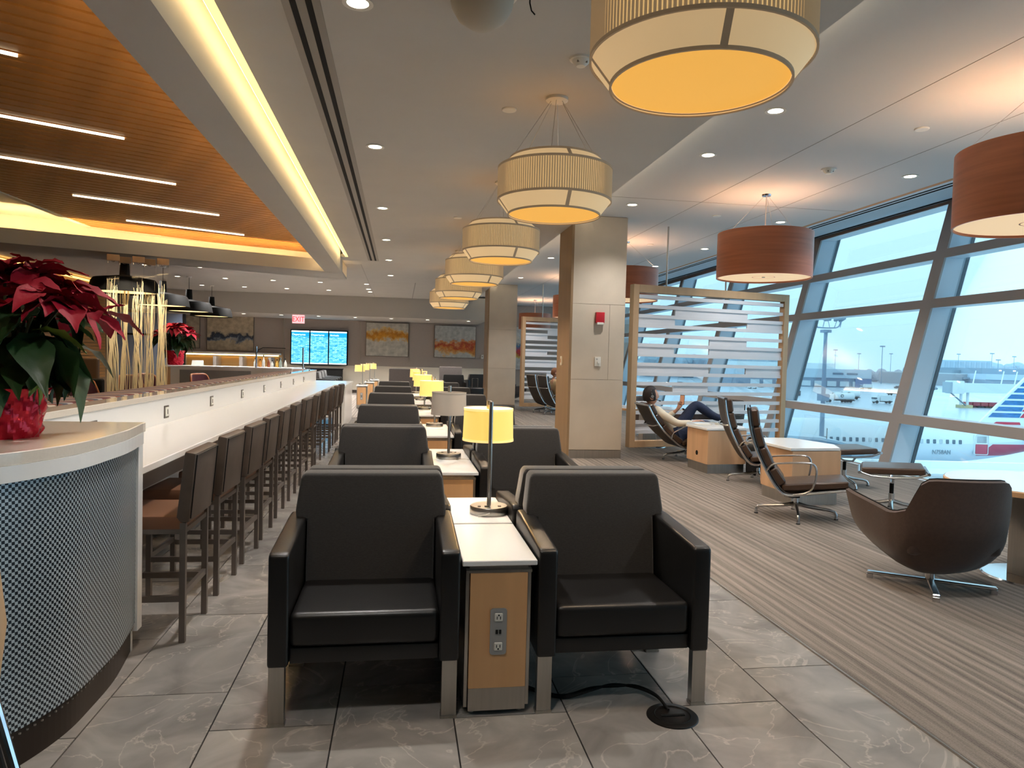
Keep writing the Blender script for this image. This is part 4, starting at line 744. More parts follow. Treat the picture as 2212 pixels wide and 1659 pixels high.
for k, (x, y) in enumerate(((-1.02, 19.9), (-.93, 22.4), (-.86, 24.6))):
    dup(stb, (x, y, 0), R(180*(k % 2)), 'maple side table with lamp left of the grey high-back chairs, %s of three' % ('nearest', 'middle', 'farthest')[k], 'far side tables with lamps')
    dup(lamp_on, (x, y+.05, .64), R(30+60*k), 'glowing table lamp left of the amber painting, %s of three' % ('nearest', 'middle', 'farthest')[k], 'far glowing table lamps')
t = thing('suitcase', 'black suitcase standing beside the second column', 'suitcase', (2.05, 19.3, 0), R(8)); MB().box(-.2, .2, -.13, .13, .05, .66, .05, 4).build('shell', mat('suitcase_black', '#0b0b0d', .35), t); [MB().cyl((x, -.1, .03), (x, .1, .03), .028, 10).build('wheel', M_blackm, t) for x in (-.14, .14)]; MB().tube([(-.08, .1, .64), (-.08, .1, .9), (.08, .1, .9), (.08, .1, .64)], .01).build('handle', M_gun, t)
# ================================================================ BOOTH AREA LEFT
tubm = tub_chair(M_maroon, M_orange, 'maroon_tub_chair'); tubm.location = (-3.62, 8.9, .06); tubm.scale = (1, 1, 1.14)
for k, (x, y, a, lb) in enumerate(((-4.35, 9.9, -25, 'maroon tub chair with tan rim, nearest, behind the poinsettia pot'), (-4.95, 12.6, -25, 'maroon tub chair with tan rim, second from the camera'), (-5.1, 15.2, -25, 'maroon tub chair with tan rim, left of the clear reed panels foot'), (-5.15, 16.25, -25, 'maroon tub chair with tan rim, second farthest'), (-4.25, 17.0, -25, 'maroon tub chair with tan rim in front of the service island'))):
    if k == 0: o = tubm; o.location = (x, y, .03); o.rotation_euler.z = R(a); o['label'] = lb; o['group'] = 'maroon tub chairs'
    else: dup(tubm, (x, y, .03), R(a), lb, 'maroon tub chairs')
def cafe_table():
    t = thing('cafe_table', 'x', 'table', (0, 0, 0)); MB().box(-.36, .36, -.36, .36, .72, .75, .004, 1).build('top', M_ledge, t); MB().cyl((0, 0, .02), (0, 0, .72), .03, 14).build('post', M_gun, t); MB().lathe([(0, 0), (.26, 0), (.26, .012), (0, .025)], 32).build('base', M_gun, t); return t
ct = cafe_table(); ct.location = (-3.9, 11.0, 0); ct.rotation_euler.z = R(12); ct['label'] = 'square gloss cafe table behind the bar ledge, nearest'; ct['group'] = 'square cafe tables'
for k, (x, y) in enumerate(((-4.1, 13.0), (-4.1, 15.6))): dup(ct, (x, y, 0), R(12), 'square gloss cafe table behind the bar ledge, %s' % ('middle', 'farthest')[k], 'square cafe tables')
t = thing('banquette', 'dark banquette back behind the near maroon chairs', 'bench', (-5.9, 11.6, 0), R(8)); MB().box(-.8, .8, -.12, .12, .0, .93, .05, 3).build('back', M_blackm, t); MB().box(-.8, .8, .1, .6, .0, .45, .04, 3).build('seat', M_blackm, t)
t = thing('banquette', 'second dark banquette right of the first, left of the reed panels', 'bench', (-5.95, 13.9, 0), R(8)); MB().box(-.7, .6, -.12, .12, .0, .90, .05, 3).build('back', M_blackm, t); MB().box(-.7, .6, .1, .6, .0, .45, .04, 3).build('seat', M_blackm, t)
# tall brown partition and wood framed booth
t = thing('booth_partition', 'tall brown upholstered partition behind the poinsettia', 'partition', (-6.6, 15.4, 0), R(5)); MB().box(-.75, .6, -.08, .08, 0, 1.25, .06, 3).build('panel', mat('brown_partition', '#5a4330', .8), t); MB().box(-.7, .55, .08, .6, 0, .45, .03).build('bench_seat', M_leather, t)
t = thing('wood_alcove', 'warm-lit wooden framed alcove seen through the poinsettia leaves', 'alcove', (-7.3, 14.4, 0))
mw = mat('honey_wood_glow', '#c98a3c', .45, emit=.05, ecol=(1, .5, .12, 1));  # wood emits faintly, standing in for warm light falling on it
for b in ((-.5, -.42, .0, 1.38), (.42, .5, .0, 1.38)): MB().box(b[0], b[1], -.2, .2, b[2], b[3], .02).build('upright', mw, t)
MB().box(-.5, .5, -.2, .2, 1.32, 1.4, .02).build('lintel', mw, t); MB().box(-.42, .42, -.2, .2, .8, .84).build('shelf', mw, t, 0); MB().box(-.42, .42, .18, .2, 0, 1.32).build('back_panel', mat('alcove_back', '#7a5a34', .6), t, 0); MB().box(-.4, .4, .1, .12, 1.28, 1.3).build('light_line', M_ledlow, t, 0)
# booth shelf with light line on the far wall
bs = thing('booth_wall', 'row of tan booths under a glowing ledge on the far left wall', 'booth', (-6.6, 27.4, 0)); MB().box(-2.2, 2.1, .25, .5, 0, 1.28).build('back_wall', mat('booth_tan', '#a8844e', .8), bs, 0); MB().box(-2.3, 2.15, .1, .52, 1.38, 1.44).build('ledge', M_white, bs, 0); MB().box(-2.2, 2.1, .2, .22, 1.33, 1.37).build('light_line', M_ledlow, bs, 0)
for x in (-1.2, .0, .9, 1.9): MB().box(x-.06, x+.06, -.5, .25, 0, 1.3, .02).build('booth_divider', mat('booth_grey', '#8a8078', .8), bs)
MB().box(-2.2, 2.1, -.4, .25, 0, .48, .03).build('booth_seat', mat('booth_seat', '#b08c58', .8), bs)
# dark-framed glass partition behind the reed panels, blue reflections painted into its colour
gp_ = thing('glazed_partition', 'tall dark-framed glazed partition behind the clear reed panels', 'partition', (-7.4, 23.6, 0)); 
mg = mat('grey_blue_glazing', '#7f8ea8', .12, spec=.8); MB().box(-1.3, .7, 0, .04, .0, 2.6).build('glazing', mg, gp_, 0)
for x in (-1.3, -.65, 0, .7): MB().box(x-.03, x+.03, -.03, .07, 0, 2.6).build('frame_post', M_blackm, gp_, 0)
MB().box(-1.3, .7, -.02, .06, 1.9, 1.96).build('frame_rail', M_blackm, gp_, 0)
# ---------------------------------------------------------------- clear reed panels
rp_ = thing('reed_screen', 'clear acrylic hanging panels with ivory reeds inside, hung from wood blocks', 'screen', (-4.75, 13.95, 0), R(23))
rnd = random.Random(3)
for k in range(5):
    x0 = -.52+k*.2; yo = (.12 if k % 2 else -.12); P = []
    prof = [(x0, yo, .45), (x0, yo, 3.0)]
    MB().box(x0, x0+.195, yo-.003, yo+.003, .45, 2.98).build('acrylic_sheet', M_acrylic, rp_, 0); MB().box(x0+.0, x0+.2, yo-.05, yo+.05, 3.02, 3.13, .01).build('hanger_block', M_beige_wood, rp_); MB().tube(smooth([(x0+.02, yo, 2.98), (x0+.03, yo, 3.05), (x0+.1, yo+.02, 3.0), (x0+.17, yo, 3.06), (x0+.19, yo, 2.98)], 4), .004, 5).build('hanger_wire', M_chrome, rp_)
    L = bpy.data.lights.new('reed_fill_spot', 'SPOT'); L.energy = 20; L.color = (1, .88, .68); L.spot_size = R(70); L.shadow_soft_size = .03; q_ = bpy.data.objects.new('lamp', L); S.collection.objects.link(q_); q_.parent = rp_; q_.location = (x0+.1, -.75, 3.1); q_.rotation_euler = (R(24), 0, 0)  # unseen spot with no fixture, added to brighten the reeds
    rd = MB()
    for i in range(20):
        xa = x0+rnd.uniform(.01, .19); xb = x0+rnd.uniform(.01, .19); zt = rnd.uniform(2.35, 2.78); r_ = rnd.choice((.004, .006, .008, .012)); b_ = rnd.uniform(-.04, .04)
        rd.tube([(min(max(xa+(xb-xa)*f+b_*math.sin(f*math.pi*2), x0+.004), x0+.19), yo-.004+.002*math.sin(i), .46+(zt-.46)*f) for f in [q/9 for q in range(10)]], [r_*(1-.6*q/9) for q in range(10)], 5)
    tag(rd.build('reeds', M_branch, rp_), kind='stuff')
# ================================================================ POINSETTIAS
def leaf_mesh(L, W, lob, bend, sd):
    rr = random.Random(sd); mb = MB(); n = 9; rows = []
    for i in range(n+1):
        f = i/n; wdt = W*(math.sin(math.pi*f**.8)**.8)*(1+(.22*math.sin(f*9+sd) if lob else .05*math.sin(f*7+sd)))*.5
        if i == n: wdt = .001
        if i == 0: wdt = .002
        z = -bend*L*f*f; tw = .25*math.sin(f*3+sd)
        rows.append([Vector((L*f, s*wdt, z+abs(s)*wdt*.35+s*tw*wdt+.004*math.sin(f*20+s*3))) for s in (-1, -.5, 0, .5, 1)])
    return mb.grid(rows)
gl = [leaf_mesh(.15, .085, True, .35+.2*k, k).mesh('leaf', M_green, 0) for k in range(4)]+[leaf_mesh(.13, .06, False, .5, 9).mesh('leaf', M_green2, 0)]
br_ = [leaf_mesh(.15, .075, k % 2 == 0, .15+.15*k, 20+k).mesh('bract', M_bract, 0) for k in range(4)]
for me in gl+br_:
    for p in me.polygons: p.use_smooth = True
def poinsettia(loc, sc_, lab, big, seed_, pot_r=.105, pot_h=.16):
    t = thing('poinsettia', lab, 'plant', loc); rr = random.Random(seed_)
    wob = lambda a, z: .05*math.sin(a*7+z*40)*(z/pot_h)+.03*math.sin(a*13+z*90)
    prf = smooth([(pot_r*.8, 0), (pot_r*.88, pot_h*.15), (pot_r*.92, pot_h*.4), (pot_r*.97, pot_h*.7), (pot_r*1.02, pot_h*.9), (pot_r*1.14, pot_h*1.04)], 5)
    crk = lambda a, z: wob(a, z)+.09*(abs(noise.noise(Vector((math.cos(a)*3.2, math.sin(a)*3.2, z/pot_h*2.6+seed_))))-.25)+.04*noise.noise(Vector((math.cos(a)*9, math.sin(a)*9, z/pot_h*8)))
    MB().lathe([(0, 0)]+prf+[(pot_r*1.0, pot_h*.98), (pot_r*.9, pot_h*.86), (0, pot_h*.84)], 84, wob=crk).build('foil_pot', M_foil, t, 22)
    heads = []
    for i in range(15 if big else 12):
        a = 2*math.pi*i/(15 if big else 12)+rr.uniform(-.25, .25); q = rr.uniform(.55, 1) if i % 3 else rr.uniform(.1, .4); hx, hy = math.cos(a)*q*.27*sc_, math.sin(a)*q*.27*sc_; hz = pot_h+(.36-.16*q*q)*sc_+rr.uniform(-.02, .02)
        heads.append(Vector((hx, hy, hz))); MB().tube(smooth([(hx*.1, hy*.1, pot_h*.85), (hx*.5, hy*.5, pot_h+.14*sc_), (hx*.9, hy*.9, hz-.03), (hx, hy, hz)], 4), .0045*sc_, 5).build('stem', M_stem, t)
    def put(me, p, az, pitch, s):
        return me, Matrix.Translation(p)@Matrix.Rotation(az, 4, 'Z')@Matrix.Rotation(-pitch, 4, 'Y')@Matrix.Rotation(rr.uniform(-.5, .5), 4, 'X')@Matrix.Scale(s, 4)
    L_, Bq = [], []
    for h in heads:
        a0 = rr.uniform(0, 6.3); hd_ = Vector((h.x, h.y, 0)); out = math.atan2(h.y, h.x)
        for k in range(7):
            az = a0+k*math.pi/3.5+rr.uniform(-.2, .2); pitch = rr.uniform(-.15, .45)-(.35*math.cos(az-out) if hd_.length > .1*sc_ else 0)
            Bq.append(put(rr.choice(br_), h+Vector((0, 0, rr.uniform(-.01, .02))), az, pitch, sc_*rr.uniform(.72, 1.1)))
        for k in range(3): Bq.append(put(rr.choice(br_), h+Vector((0, 0, .012)), a0+k*2.1+.5, rr.uniform(.2, .7), sc_*rr.uniform(.45, .65)))
        for k in range(6):
            f = rr.uniform(.35, .95); p = Vector((h.x*f, h.y*f, pot_h+(h.z-pot_h)*f-.03*sc_)); az = out+rr.uniform(-1.5, 1.5)
            L_.append(put(gl[4] if rr.random() < .1 else rr.choice(gl[:4]), p, az, rr.uniform(-.75, .1), sc_*rr.uniform(.7, 1.15)))
    if big:
        for me, M in L_: o = link('leaf', me, t); o.matrix_local = M
        for me, M in Bq: o = link('bract', me, t); o.matrix_local = M
    else:
        for nm, lst in (('foliage', L_), ('bracts', Bq)):
            bmx = bmesh.new()
            for me, M in lst:
                c = me.copy(); c.transform(M); bmx.from_mesh(c); bpy.data.meshes.remove(c)
            me = bpy.data.meshes.new(nm); bmx.to_mesh(me); bmx.free(); me.materials.append(M_green if nm == 'foliage' else M_bract); tag(link(nm, me, t), kind='stuff')
poinsettia((-1.5, 3.0, 1.1), 1.28, 'large red poinsettia in crinkled red foil on the near bar end', True, 12, .135, .185)
poinsettia((-5.42, 18.4, 1.1), 1.75, 'smaller-looking red poinsettia in red foil on the service island', False, 4, .2, .34)
# ================================================================ PEOPLE
def skin_mesh(name, V, Ed, m, parent, sub=2, root=0):
    me = bpy.data.meshes.new('t'); me.from_pydata([v[:3] for v in V], Ed, []); o = bpy.data.objects.new('t', me); S.collection.objects.link(o)
    o.modifiers.new('s', 'SKIN').use_smooth_shade = True; q = o.modifiers.new('d', 'SUBSURF'); q.levels = sub; q.render_levels = sub
    for i, v in enumerate(V):
        d = me.skin_vertices[0].data[i]; rr = v[3]; d.radius = rr if isinstance(rr, tuple) else (rr, rr); d.use_root = (i == root)
    dg = bpy.context.evaluated_depsgraph_get(); out = bpy.data.meshes.new_from_object(o.evaluated_get(dg)); bpy.data.objects.remove(o); out.materials.clear(); out.materials.append(m)
    for p in out.polygons: p.use_smooth = True
    return link(name, out, parent)
M_skin = mat('skin', '#c08d72', .5); M_hair = mat('dark_brown_hair', '#1f1512', .6, bump=(90, .5, (1, 1, .3))); M_shirt = mat('cream_shirt', '#d6cbb8', .85, bump=(14, .6)); M_jean = mat('blue_jeans', '#252f49', .9, n=(30, .15), bump=(18, .4)); M_shoe = mat('dark_shoe', '#1c1a1a', .5)
def head_mesh(parent, c, yaw, pitch, hairm, size=1.0):
    """head with brow, nose, mouth, chin and ears; local +x is the face"""
    g = thing('t', None, None); bpy.data.objects.remove(g)
    mb = MB(); n, k = 28, 20; rows = []
    for j in range(k+1):
        v = j/k*math.pi; z = math.cos(v); ring = []
        for i in range(n):
            a = 2*math.pi*i/n; x, y = math.sin(v)*math.cos(a), math.sin(v)*math.sin(a)
            X, Y, Z = x*.098, y*.077, z*.125
            if z < -.1: X += .004*0; X *= 1-.16*(-z-.1) if x > 0 else 1-.55*(-z-.1); Y *= 1-.42*(-z-.1)
            f = max(0, x)**3
            X += f*(.022*math.exp(-((z+.12)/.16)**2-(y/.2)**2)+.006*math.exp(-((z-.18)/.1)**2)-.007*math.exp(-((z-.05)/.07)**2-((abs(y)-.38)/.2)**2)+.007*math.exp(-((z+.42)/.07)**2-(y/.35)**2)+.008*math.exp(-((z+.72)/.12)**2))
            ring.append(Vector((X, Y, Z)))
        ring.append(ring[0]); rows.append(ring)
    mb.grid(rows); 
    for s_ in (-1, 1): mb.lathe([(0, -.006), (.02, -.004), (.026, .004), (.016, .009), (0, .004)], 14, M=Matrix.Translation((-.005, s_*.079, -.012))@Matrix.Rotation(R(-90*s_), 4, 'X')@Matrix.Scale(1.3, 4, (0, 1, 0)))
    bmesh.ops.remove_doubles(mb.bm, verts=mb.bm.verts, dist=1e-5); M = Matrix.Translation(c)@Matrix.Rotation(yaw, 4, 'Z')@Matrix.Rotation(pitch, 4, 'Y')@Matrix.Scale(size, 4)
    h = mb.build('head', M_skin, parent, 80); h.matrix_local = M
    for s_ in (-1, 1):
        MB().lathe([(0, -.011), (.008, -.008), (.0112, 0), (.008, .008), (0, .011)], 12, (.078, s_*.03, .008)).build('eye', mat('eye_white', '#e8e4de', .2), h); MB().lathe([(0, -.005), (.005, -.003), (.005, .003), (0, .005)], 10, (.086, s_*.03, .008)).build('iris', mat('iris', '#2a1c14', .2), h)
    hb = MB(); rows = []
    for j in range(13):
        v = j/12*R(118); ring = []
        for i in range(25):
            a = R(58)+(2*math.pi-R(116))*i/24 if v > R(52) else 2*math.pi*i/24
            x, y, z = math.sin(v)*math.cos(a), math.sin(v)*math.sin(a), math.cos(v)
            sh = 1.10-.04*(j/12); w_ = 1+.012*math.sin(a*9+v*7); ring.append(Vector((x*.098*sh*w_-.004, y*.077*sh*1.03*w_, z*.125*1.09*w_+.004)))
        rows.append(ring)
    hb.grid(rows); hr = hb.build('hair', hairm, h, 80)
    return h
def hand(V, Ed, wrist_i, palm, fdir, up, side, sp=1):
    """adds palm and five fingers to a skin graph. fdir finger direction, up palm normal, side towards the thumb"""
    f, u, s_ = Vector(fdir).normalized(), Vector(up).normalized(), Vector(side).normalized(); p0 = Vector(palm)
    V.append(tuple(p0)+((.036, .017),)); pi_ = len(V)-1; Ed.append((wrist_i, pi_))
    for k, (off_, ln) in enumerate(((.030, .072), (.010, .082), (-.011, .076), (-.031, .060))):
        b = p0+s_*off_+f*.035; last = pi_
        for q, (a, b_) in enumerate(((0, 0), (.42, .12), (.75, .38), (.95, .66))):
            pt = b+f*ln*a*sp+u*ln*b_*.7; V.append(tuple(pt)+(.0085-.0008*q,)); Ed.append((last, len(V)-1)); last = len(V)-1
    last = pi_
    for q, (a, b_, c_) in enumerate(((-.01, .032, .004), (.018, .052, .014), (.045, .058, .03))):
        pt = p0+f*a+s_*b_+u*c_; V.append(tuple(pt)+(.010-.001*q,)); Ed.append((last, len(V)-1)); last = len(V)-1
man = thing('person', 'man in a cream shirt and dark jeans reclining with a headset, looking at a phone', 'person', (4.16, 10.15, 0), R(1))
man.rotation_euler = (0, R(-13), R(1)); man.location = (4.35, 10.17, 0)
bpy.context.view_layer.update()
zz = .02
V = [(-.13, 0, .40, .12), (-.20, 0, .52, (.13, .105)), (-.28, 0, .66, (.15, .105)), (-.36, 0, .80, (.16, .095)), (-.415, 0, .895, (.06, .06)), (-.425, 0, .96, (.052, .052)),   # 0-5 spine and neck
     (-.385, -.175, .825, .056), (-.18, -.275, .625, .045), (.06, -.25, .585, .032), (.11, -.235, .588, .026),                 # 6-9 right arm
     (-.375, .175, .825, .056), (-.18, .26, .62, .045), (-.03, .12, .745, .031), (.005, .09, .775, .025),                         # 10-13 left arm
     (-.09, -.10, .42, .095), (.33, -.12, .50, .075), (.58, -.1, .17, .052), (.64, -.1, -.02, .04),                               # 14-17 right leg
     (-.09, .10, .43, .095), (.30, .08, .80, .075), (.50, .02, .58, .052), (.62, -.02, .50, .04)]                               # 18-21 left leg
Ed = [(0, 1), (1, 2), (2, 3), (3, 4), (4, 5), (3, 6), (6, 7), (7, 8), (8, 9), (3, 10), (10, 11), (11, 12), (12, 13), (0, 14), (14, 15), (15, 16), (16, 17), (0, 18), (18, 19), (19, 20), (20, 21)]
VV, EE = list(V), list(Ed); hand(VV, EE, 9, (.155, -.225, .588), (1, .1, -.05), (0, 0, -1), (0, 1, 0)); hand(VV, EE, 13, (.03, .075, .81), (.35, -.25, .85), (-.6, -.75, .1), (.5, -.85, 0), .8)
body = skin_mesh('body', [(x, y, z, tuple(q*.93 for q in r_) if isinstance(r_, tuple) and i < len(V) else (r_*.93 if i < len(V) else r_)) for i, (x, y, z, r_) in enumerate(VV)], EE, M_skin, man)
sv = [0, 1, 2, 3, 4, 6, 7, 8, 10, 11, 12]; im = {v: i for i, v in enumerate(sv)}
def grow(r_, d): return tuple(q+d for q in r_) if isinstance(r_, tuple) else r_+d
skin_mesh('shirt', [V[i][:3]+(grow(V[i][3], .012),) for i in sv], [(im[a], im[b]) for a, b in Ed if a in im and b in im], M_shirt, man)
sv = [0, 14, 15, 16, 17, 18, 19, 20, 21]; im = {v: i for i, v in enumerate(sv)}
skin_mesh('jeans', [V[i][:3]+(grow(V[i][3], .012),) for i in sv], [(im[a], im[b]) for a, b in Ed if a in im and b in im], M_jean, man)
for p0, d in (((.64, -.1, -.075), (.2, 0, -.04)), ((.64, -.02, .49), (.14, -.04, -.1))):
    p0, d = Vector(p0), Vector(d); MB().tube([p0-d*.25, p0, p0+d*.6, p0+d], [.03, .042, .042, .026], 12, flat=.8).build('shoe', M_shoe, man)
hd2 = head_mesh(man, (-.41, .0, 1.075), R(-6), R(8), M_hair, 1.13); 
MB().tube([(-.40, -.055, .93), (-.45, -.04, .955), (-.465, 0, .965), (-.45, .04, .955), (-.40, .055, .93)], .014, 8).build('collar', M_shirt, man)
hs = thing('headset', 'black and silver headset with boom microphone on the seated man', 'headset', tuple(man.matrix_basis@Vector((-.41, 0, 1.075))), R(-5)); hs.rotation_euler.y = R(-8); 
MB().tube([(0, .094*math.cos(R(a)), .145*math.sin(R(a))) for a in range(0, 181, 12)], .006, 8).build('headband', M_steel, hs)
for s_ in (-1, 1): MB().cyl((0, s_*.083, 0), (0, s_*.104, 0), .034, 18).build('ear_cup', M_blackm, hs); MB().cyl((0, s_*.104, 0), (0, s_*.108, 0), .024, 16).build('cup_disc', M_steel, hs)
MB().tube([(.0, -.1, -.01), (.06, -.098, -.055), (.11, -.07, -.08)], .004, 6).build('boom', M_blackm, hs); MB().cyl((.1, -.075, -.077), (.125, -.062, -.085), .008, 10).build('microphone', M_blackm, hs)
ph = thing('phone', 'dark phone held up in the seated man\'s hand', 'phone', tuple(man.matrix_basis@Vector((.07, .035, .865))), R(24)); ph.rotation_euler = (R(0), R(8), R(48))
MB().box(-.005, .005, -.036, .036, -.03, .12, .004).build('case', M_blackm, ph); MB().box(-.0065, -.005, -.032, .032, -.02, .112).build('display', mat('phone_display', '#9a6a50', .2, emit=.25, ecol='#c08a68'), ph, 0)
# second traveller, far behind, mostly hidden by the column
wm = thing('person', 'traveller in a beige coat and dark trousers seated far behind the near column', 'person', (4.16, 18.6, 0), R(15))
W_ = [(0, 0, .45, .13), (-.06, 0, .62, (.15, .11)), (-.1, 0, .82, (.16, .1)), (-.11, 0, .95, (.055, .055)), (-.1, 0, 1.02, (.05, .05)), (-.08, -.18, .86, .055), (.02, -.24, .66, .045), (.2, -.18, .60, .034), (-.08, .18, .86, .055), (.02, .24, .66, .045), (.2, .16, .60, .034), (.05, -.1, .46, .09), (.42, -.12, .48, .07), (.46, -.12, .12, .05), (.05, .1, .46, .09), (.42, .1, .48, .07), (.46, .1, .12, .05)]
WE = [(0, 1), (1, 2), (2, 3), (3, 4), (2, 5), (5, 6), (6, 7), (2, 8), (8, 9), (9, 10), (0, 11), (11, 12), (12, 13), (0, 14), (14, 15), (15, 16)]
WV, WWE = list(W_), list(WE); hand(WV, WWE, 7, (.25, -.17, .6), (1, .1, -.05), (0, 0, -1), (0, 1, 0)); hand(WV, WWE, 10, (.25, .15, .6), (1, -.1, -.05), (0, 0, -1), (0, -1, 0))
skin_mesh('body', [(a, b, c_, grow(d, -.008) if i < 17 else d) for i, (a, b, c_, d) in enumerate(WV)], WWE, M_skin, wm)
cm = mat('beige_coat', '#b59a72', .9, bump=(12, .6)); skin_mesh('coat', [v[:3]+(grow(v[3], .018),) for v in (W_[:4]+W_[5:11]+[W_[11], W_[14]])], [(0, 1), (1, 2), (2, 3), (2, 4), (4, 5), (5, 6), (2, 7), (7, 8), (8, 9), (0, 10), (0, 11)], cm, wm)
skin_mesh('trousers', [W_[i][:3]+(grow(W_[i][3], .01),) for i in (0, 11, 12, 13, 14, 15, 16)], [(0, 1), (1, 2), (2, 3), (0, 4), (4, 5), (5, 6)], M_blackm, wm)
for y in (-.12, .1): MB().tube([(.42, y, .05), (.5, y, .05), (.64, y, .035)], [.04, .042, .026], 10, flat=.8).build('shoe', M_shoe, wm)
head_mesh(wm, (-.08, 0, 1.12), 0, R(5), mat('auburn_hair', '#7a4a2c', .6))
dup(lc, (4.16, 18.55, 0), R(15), 'dark lounge chair holding the traveller in the beige coat', 'soft-pad lounge chairs')
# ================================================================ AIRFIELD
fwv = Vector((.1559, .98776, 0)); rtv = Vector((.98776, -.1559, 0)); aang = math.atan2(rtv.y, rtv.x); ZG = -9.5
def AF(d, t, z=ZG): v = fwv*d+rtv*t; return (v.x, v.y, z)
def wet():
    m = mat('wet_apron', '#aebccb', .22, spec=.5, n=(.05, .12, (1, .25, 1))); return m
struct('apron', MB().box(9.5, 2400, -1500, 2400, ZG-.3, ZG), wet(), smooth=0, label='wet grey airport apron outside the window', cat='apron')
struct('lower_roof', MB().prism([(7.3, -4), (AF(24, -14)[0]+9.2, AF(24, -14)[1]-1.4), AF(24, 34)[:2], (AF(24, 34)[0]+3, -4)], -2.4, -1.85), mat('lower_roof_wet', '#dfe7ee', .2, n=(.3, .07)), smooth=0, label='wet grey lower roof just outside the window', cat='roof')
t = thing('roof_parapet', 'long white parapet of the lower roof under the parked airliner', 'parapet', AF(24, 12, -1.85), aang, kind='structure'); MB().box(-18, 22, -.1, .1, -7.6, .23).build('coping', mat('parapet_white', '#eef2f4', .5), t, 0)
for k, tt in enumerate((13.0, 15.4)):
    p = thing('roof_skylight', 'shallow round grey skylight on the lower roof, %s' % ('left one', 'right one')[k], 'skylight', AF(21.5, tt+.3, -1.86), 0, 'round skylights on the lower roof'); MB().lathe([(0, .12), (.5, .1), (.7, .04), (.72, 0), (0, 0)], 32).build('dome', mat('skylight_grey', '#77838d', .3), p); MB().lathe([(.72, 0), (.8, 0), (.8, .05), (.72, .05)], 32).build('curb', M_white, p)
# airliner
pl = thing('airliner', 'parked white airliner with blue striped tail and red flash', 'airplane', AF(70, 20, -5.55), aang)
def plane_mat():
    m = mat('fuselage_paint', '#d5dce2', .28, spec=.5); t, b = nodes_of(m); co = t.nodes.new('ShaderNodeTexCoord'); s = t.nodes.new('ShaderNodeSeparateXYZ'); t.links.new(co.outputs['Object'], s.inputs[0])
    def M(op, a, b_): 
        q = t.nodes.new('ShaderNodeMath'); q.operation = op
        for i, v in enumerate((a, b_)):
            if isinstance(v, (int, float)): q.inputs[i].default_value = v
            else: t.links.new(v, q.inputs[i])
        return q.outputs[0]
    X, Z = s.outputs['X'], s.outputs['Z']; sl = M('SUBTRACT', X, M('MULTIPLY', M('SUBTRACT', Z, -1.15), 1.25)); band = M('MULTIPLY', M('GREATER_THAN', sl, 25.0), M('MULTIPLY', M('GREATER_THAN', Z, -1.15), M('LESS_THAN', Z, .03)))
    x2 = t.nodes.new('ShaderNodeMix'); x2.data_type = 'RGBA'; x2.inputs[6].default_value = lin('#d5dce2'); x2.inputs[7].default_value = lin('#b8455a'); t.links.new(band, x2.inputs[0]); t.links.new(x2.outputs[2], b.inputs['Base Color']); return m
mp_ = plane_mat(); mb = MB(); rows = []
for i in range(60):
    x = -30+70*i/59.0; rr = 2.0; zc = 0
    if x > 23: f = (x-23)/14.5; f = min(f, 1); rr = 2.0*(1-f**1.5)+.12*f; zc = (2.0-rr)*.72
    if x < -25: f = (-25-x)/5; rr = 2.0*math.sqrt(max(.02, 1-f*f)); zc = -.3*f
    rows.append([Vector((min(x, 37.5), -rr*math.cos(a*math.pi/14), zc+rr*math.sin(a*math.pi/14))) for a in range(29)])
mb.grid(rows); mb.build('fuselage', mp_, pl, 60)
wmat = mat('plane_window', '#5a6b7a', .3); wm_ = MB().box(-.13, .13, -.03, .02, -.2, .2, .06, 2).mesh('window', wmat); dm_ = mat('shut_window', '#b9c4cc', .4); wm2 = wm_.copy(); wm2.materials.clear(); wm2.materials.append(dm_)
for i in range(44):
    x = 23.2-i*.62
    if abs(x-12.6) < .0: continue
    link('window', wm2 if i in (3, 6, 8, 11, 14, 22, 27, 31) else wm_, pl, (x, -1.985, .18), (R(-5), 0, 0))
dr = MB().box(24.6, 25.9, -2.0, -1.9, -1.0, .95, .15, 2).build('rear_door', mat('door_outline', '#e8ecee', .4), pl); MB().box(24.68, 25.82, -2.02, -1.95, -.92, .02, .08, 2).build('door_red', mat('door_red', '#b8455a', .35), dr); MB().box(24.68, 25.82, -2.0, -1.95, .04, .87, .08, 2).build('door_white', mat('door_white', '#d5dce2', .35), dr)
text_mesh('N758AN', .62, mat('registration_grey', '#7f8c98', .5), 'registration', pl, Matrix.Translation((20.6, -1.88, -1.05))@Matrix.Rotation(R(90), 4, 'X')@Matrix.Scale(.78, 4, (1, 0, 0)), .02)
# fin
fin = MB().prism([(26.0, 1.8), (30.6, 1.8), (33.4, 8.0), (31.9, 8.0)], -.16, .16, 'y'); fin.build('tail_fin', mat('fin_white', '#dbe3e8', .35), pl, 0)
le = lambda z: 26.0+(z-1.8)*(31.9-26.0)/6.2; te = lambda z: 30.6+(z-1.8)*(33.4-30.6)/6.2
mbl, mrd = mat('stripe_blue', '#2a6ea6', .35, n=(2, .3, (1, 1, 4))), mat('stripe_red', '#c03048', .35)
for k in range(7):
    z = 2.55+k*.62; zt = z+.43; rs = .9+.1*k
    MB().prism([(le(z)+.28, z), (te(z)-rs, z), (te(zt)-rs, zt), (le(zt)+.28, zt)], -.19, .19, 'y').build('tail_stripe', mbl, pl, 0)
    if k < 2: MB().prism([(te(z)-rs+.06, z), (te(z)-.15, z), (te(zt)-.15, zt), (te(zt)-rs+.22, zt)], -.19, .19, 'y').build('tail_stripe_red', mrd, pl, 0)
MB().prism([(27.4, 1.85), (30.2, 1.85), (30.1, 2.1), (27.8, 2.1)], -.2, .2, 'y').build('tail_root_red', mrd, pl, 0)
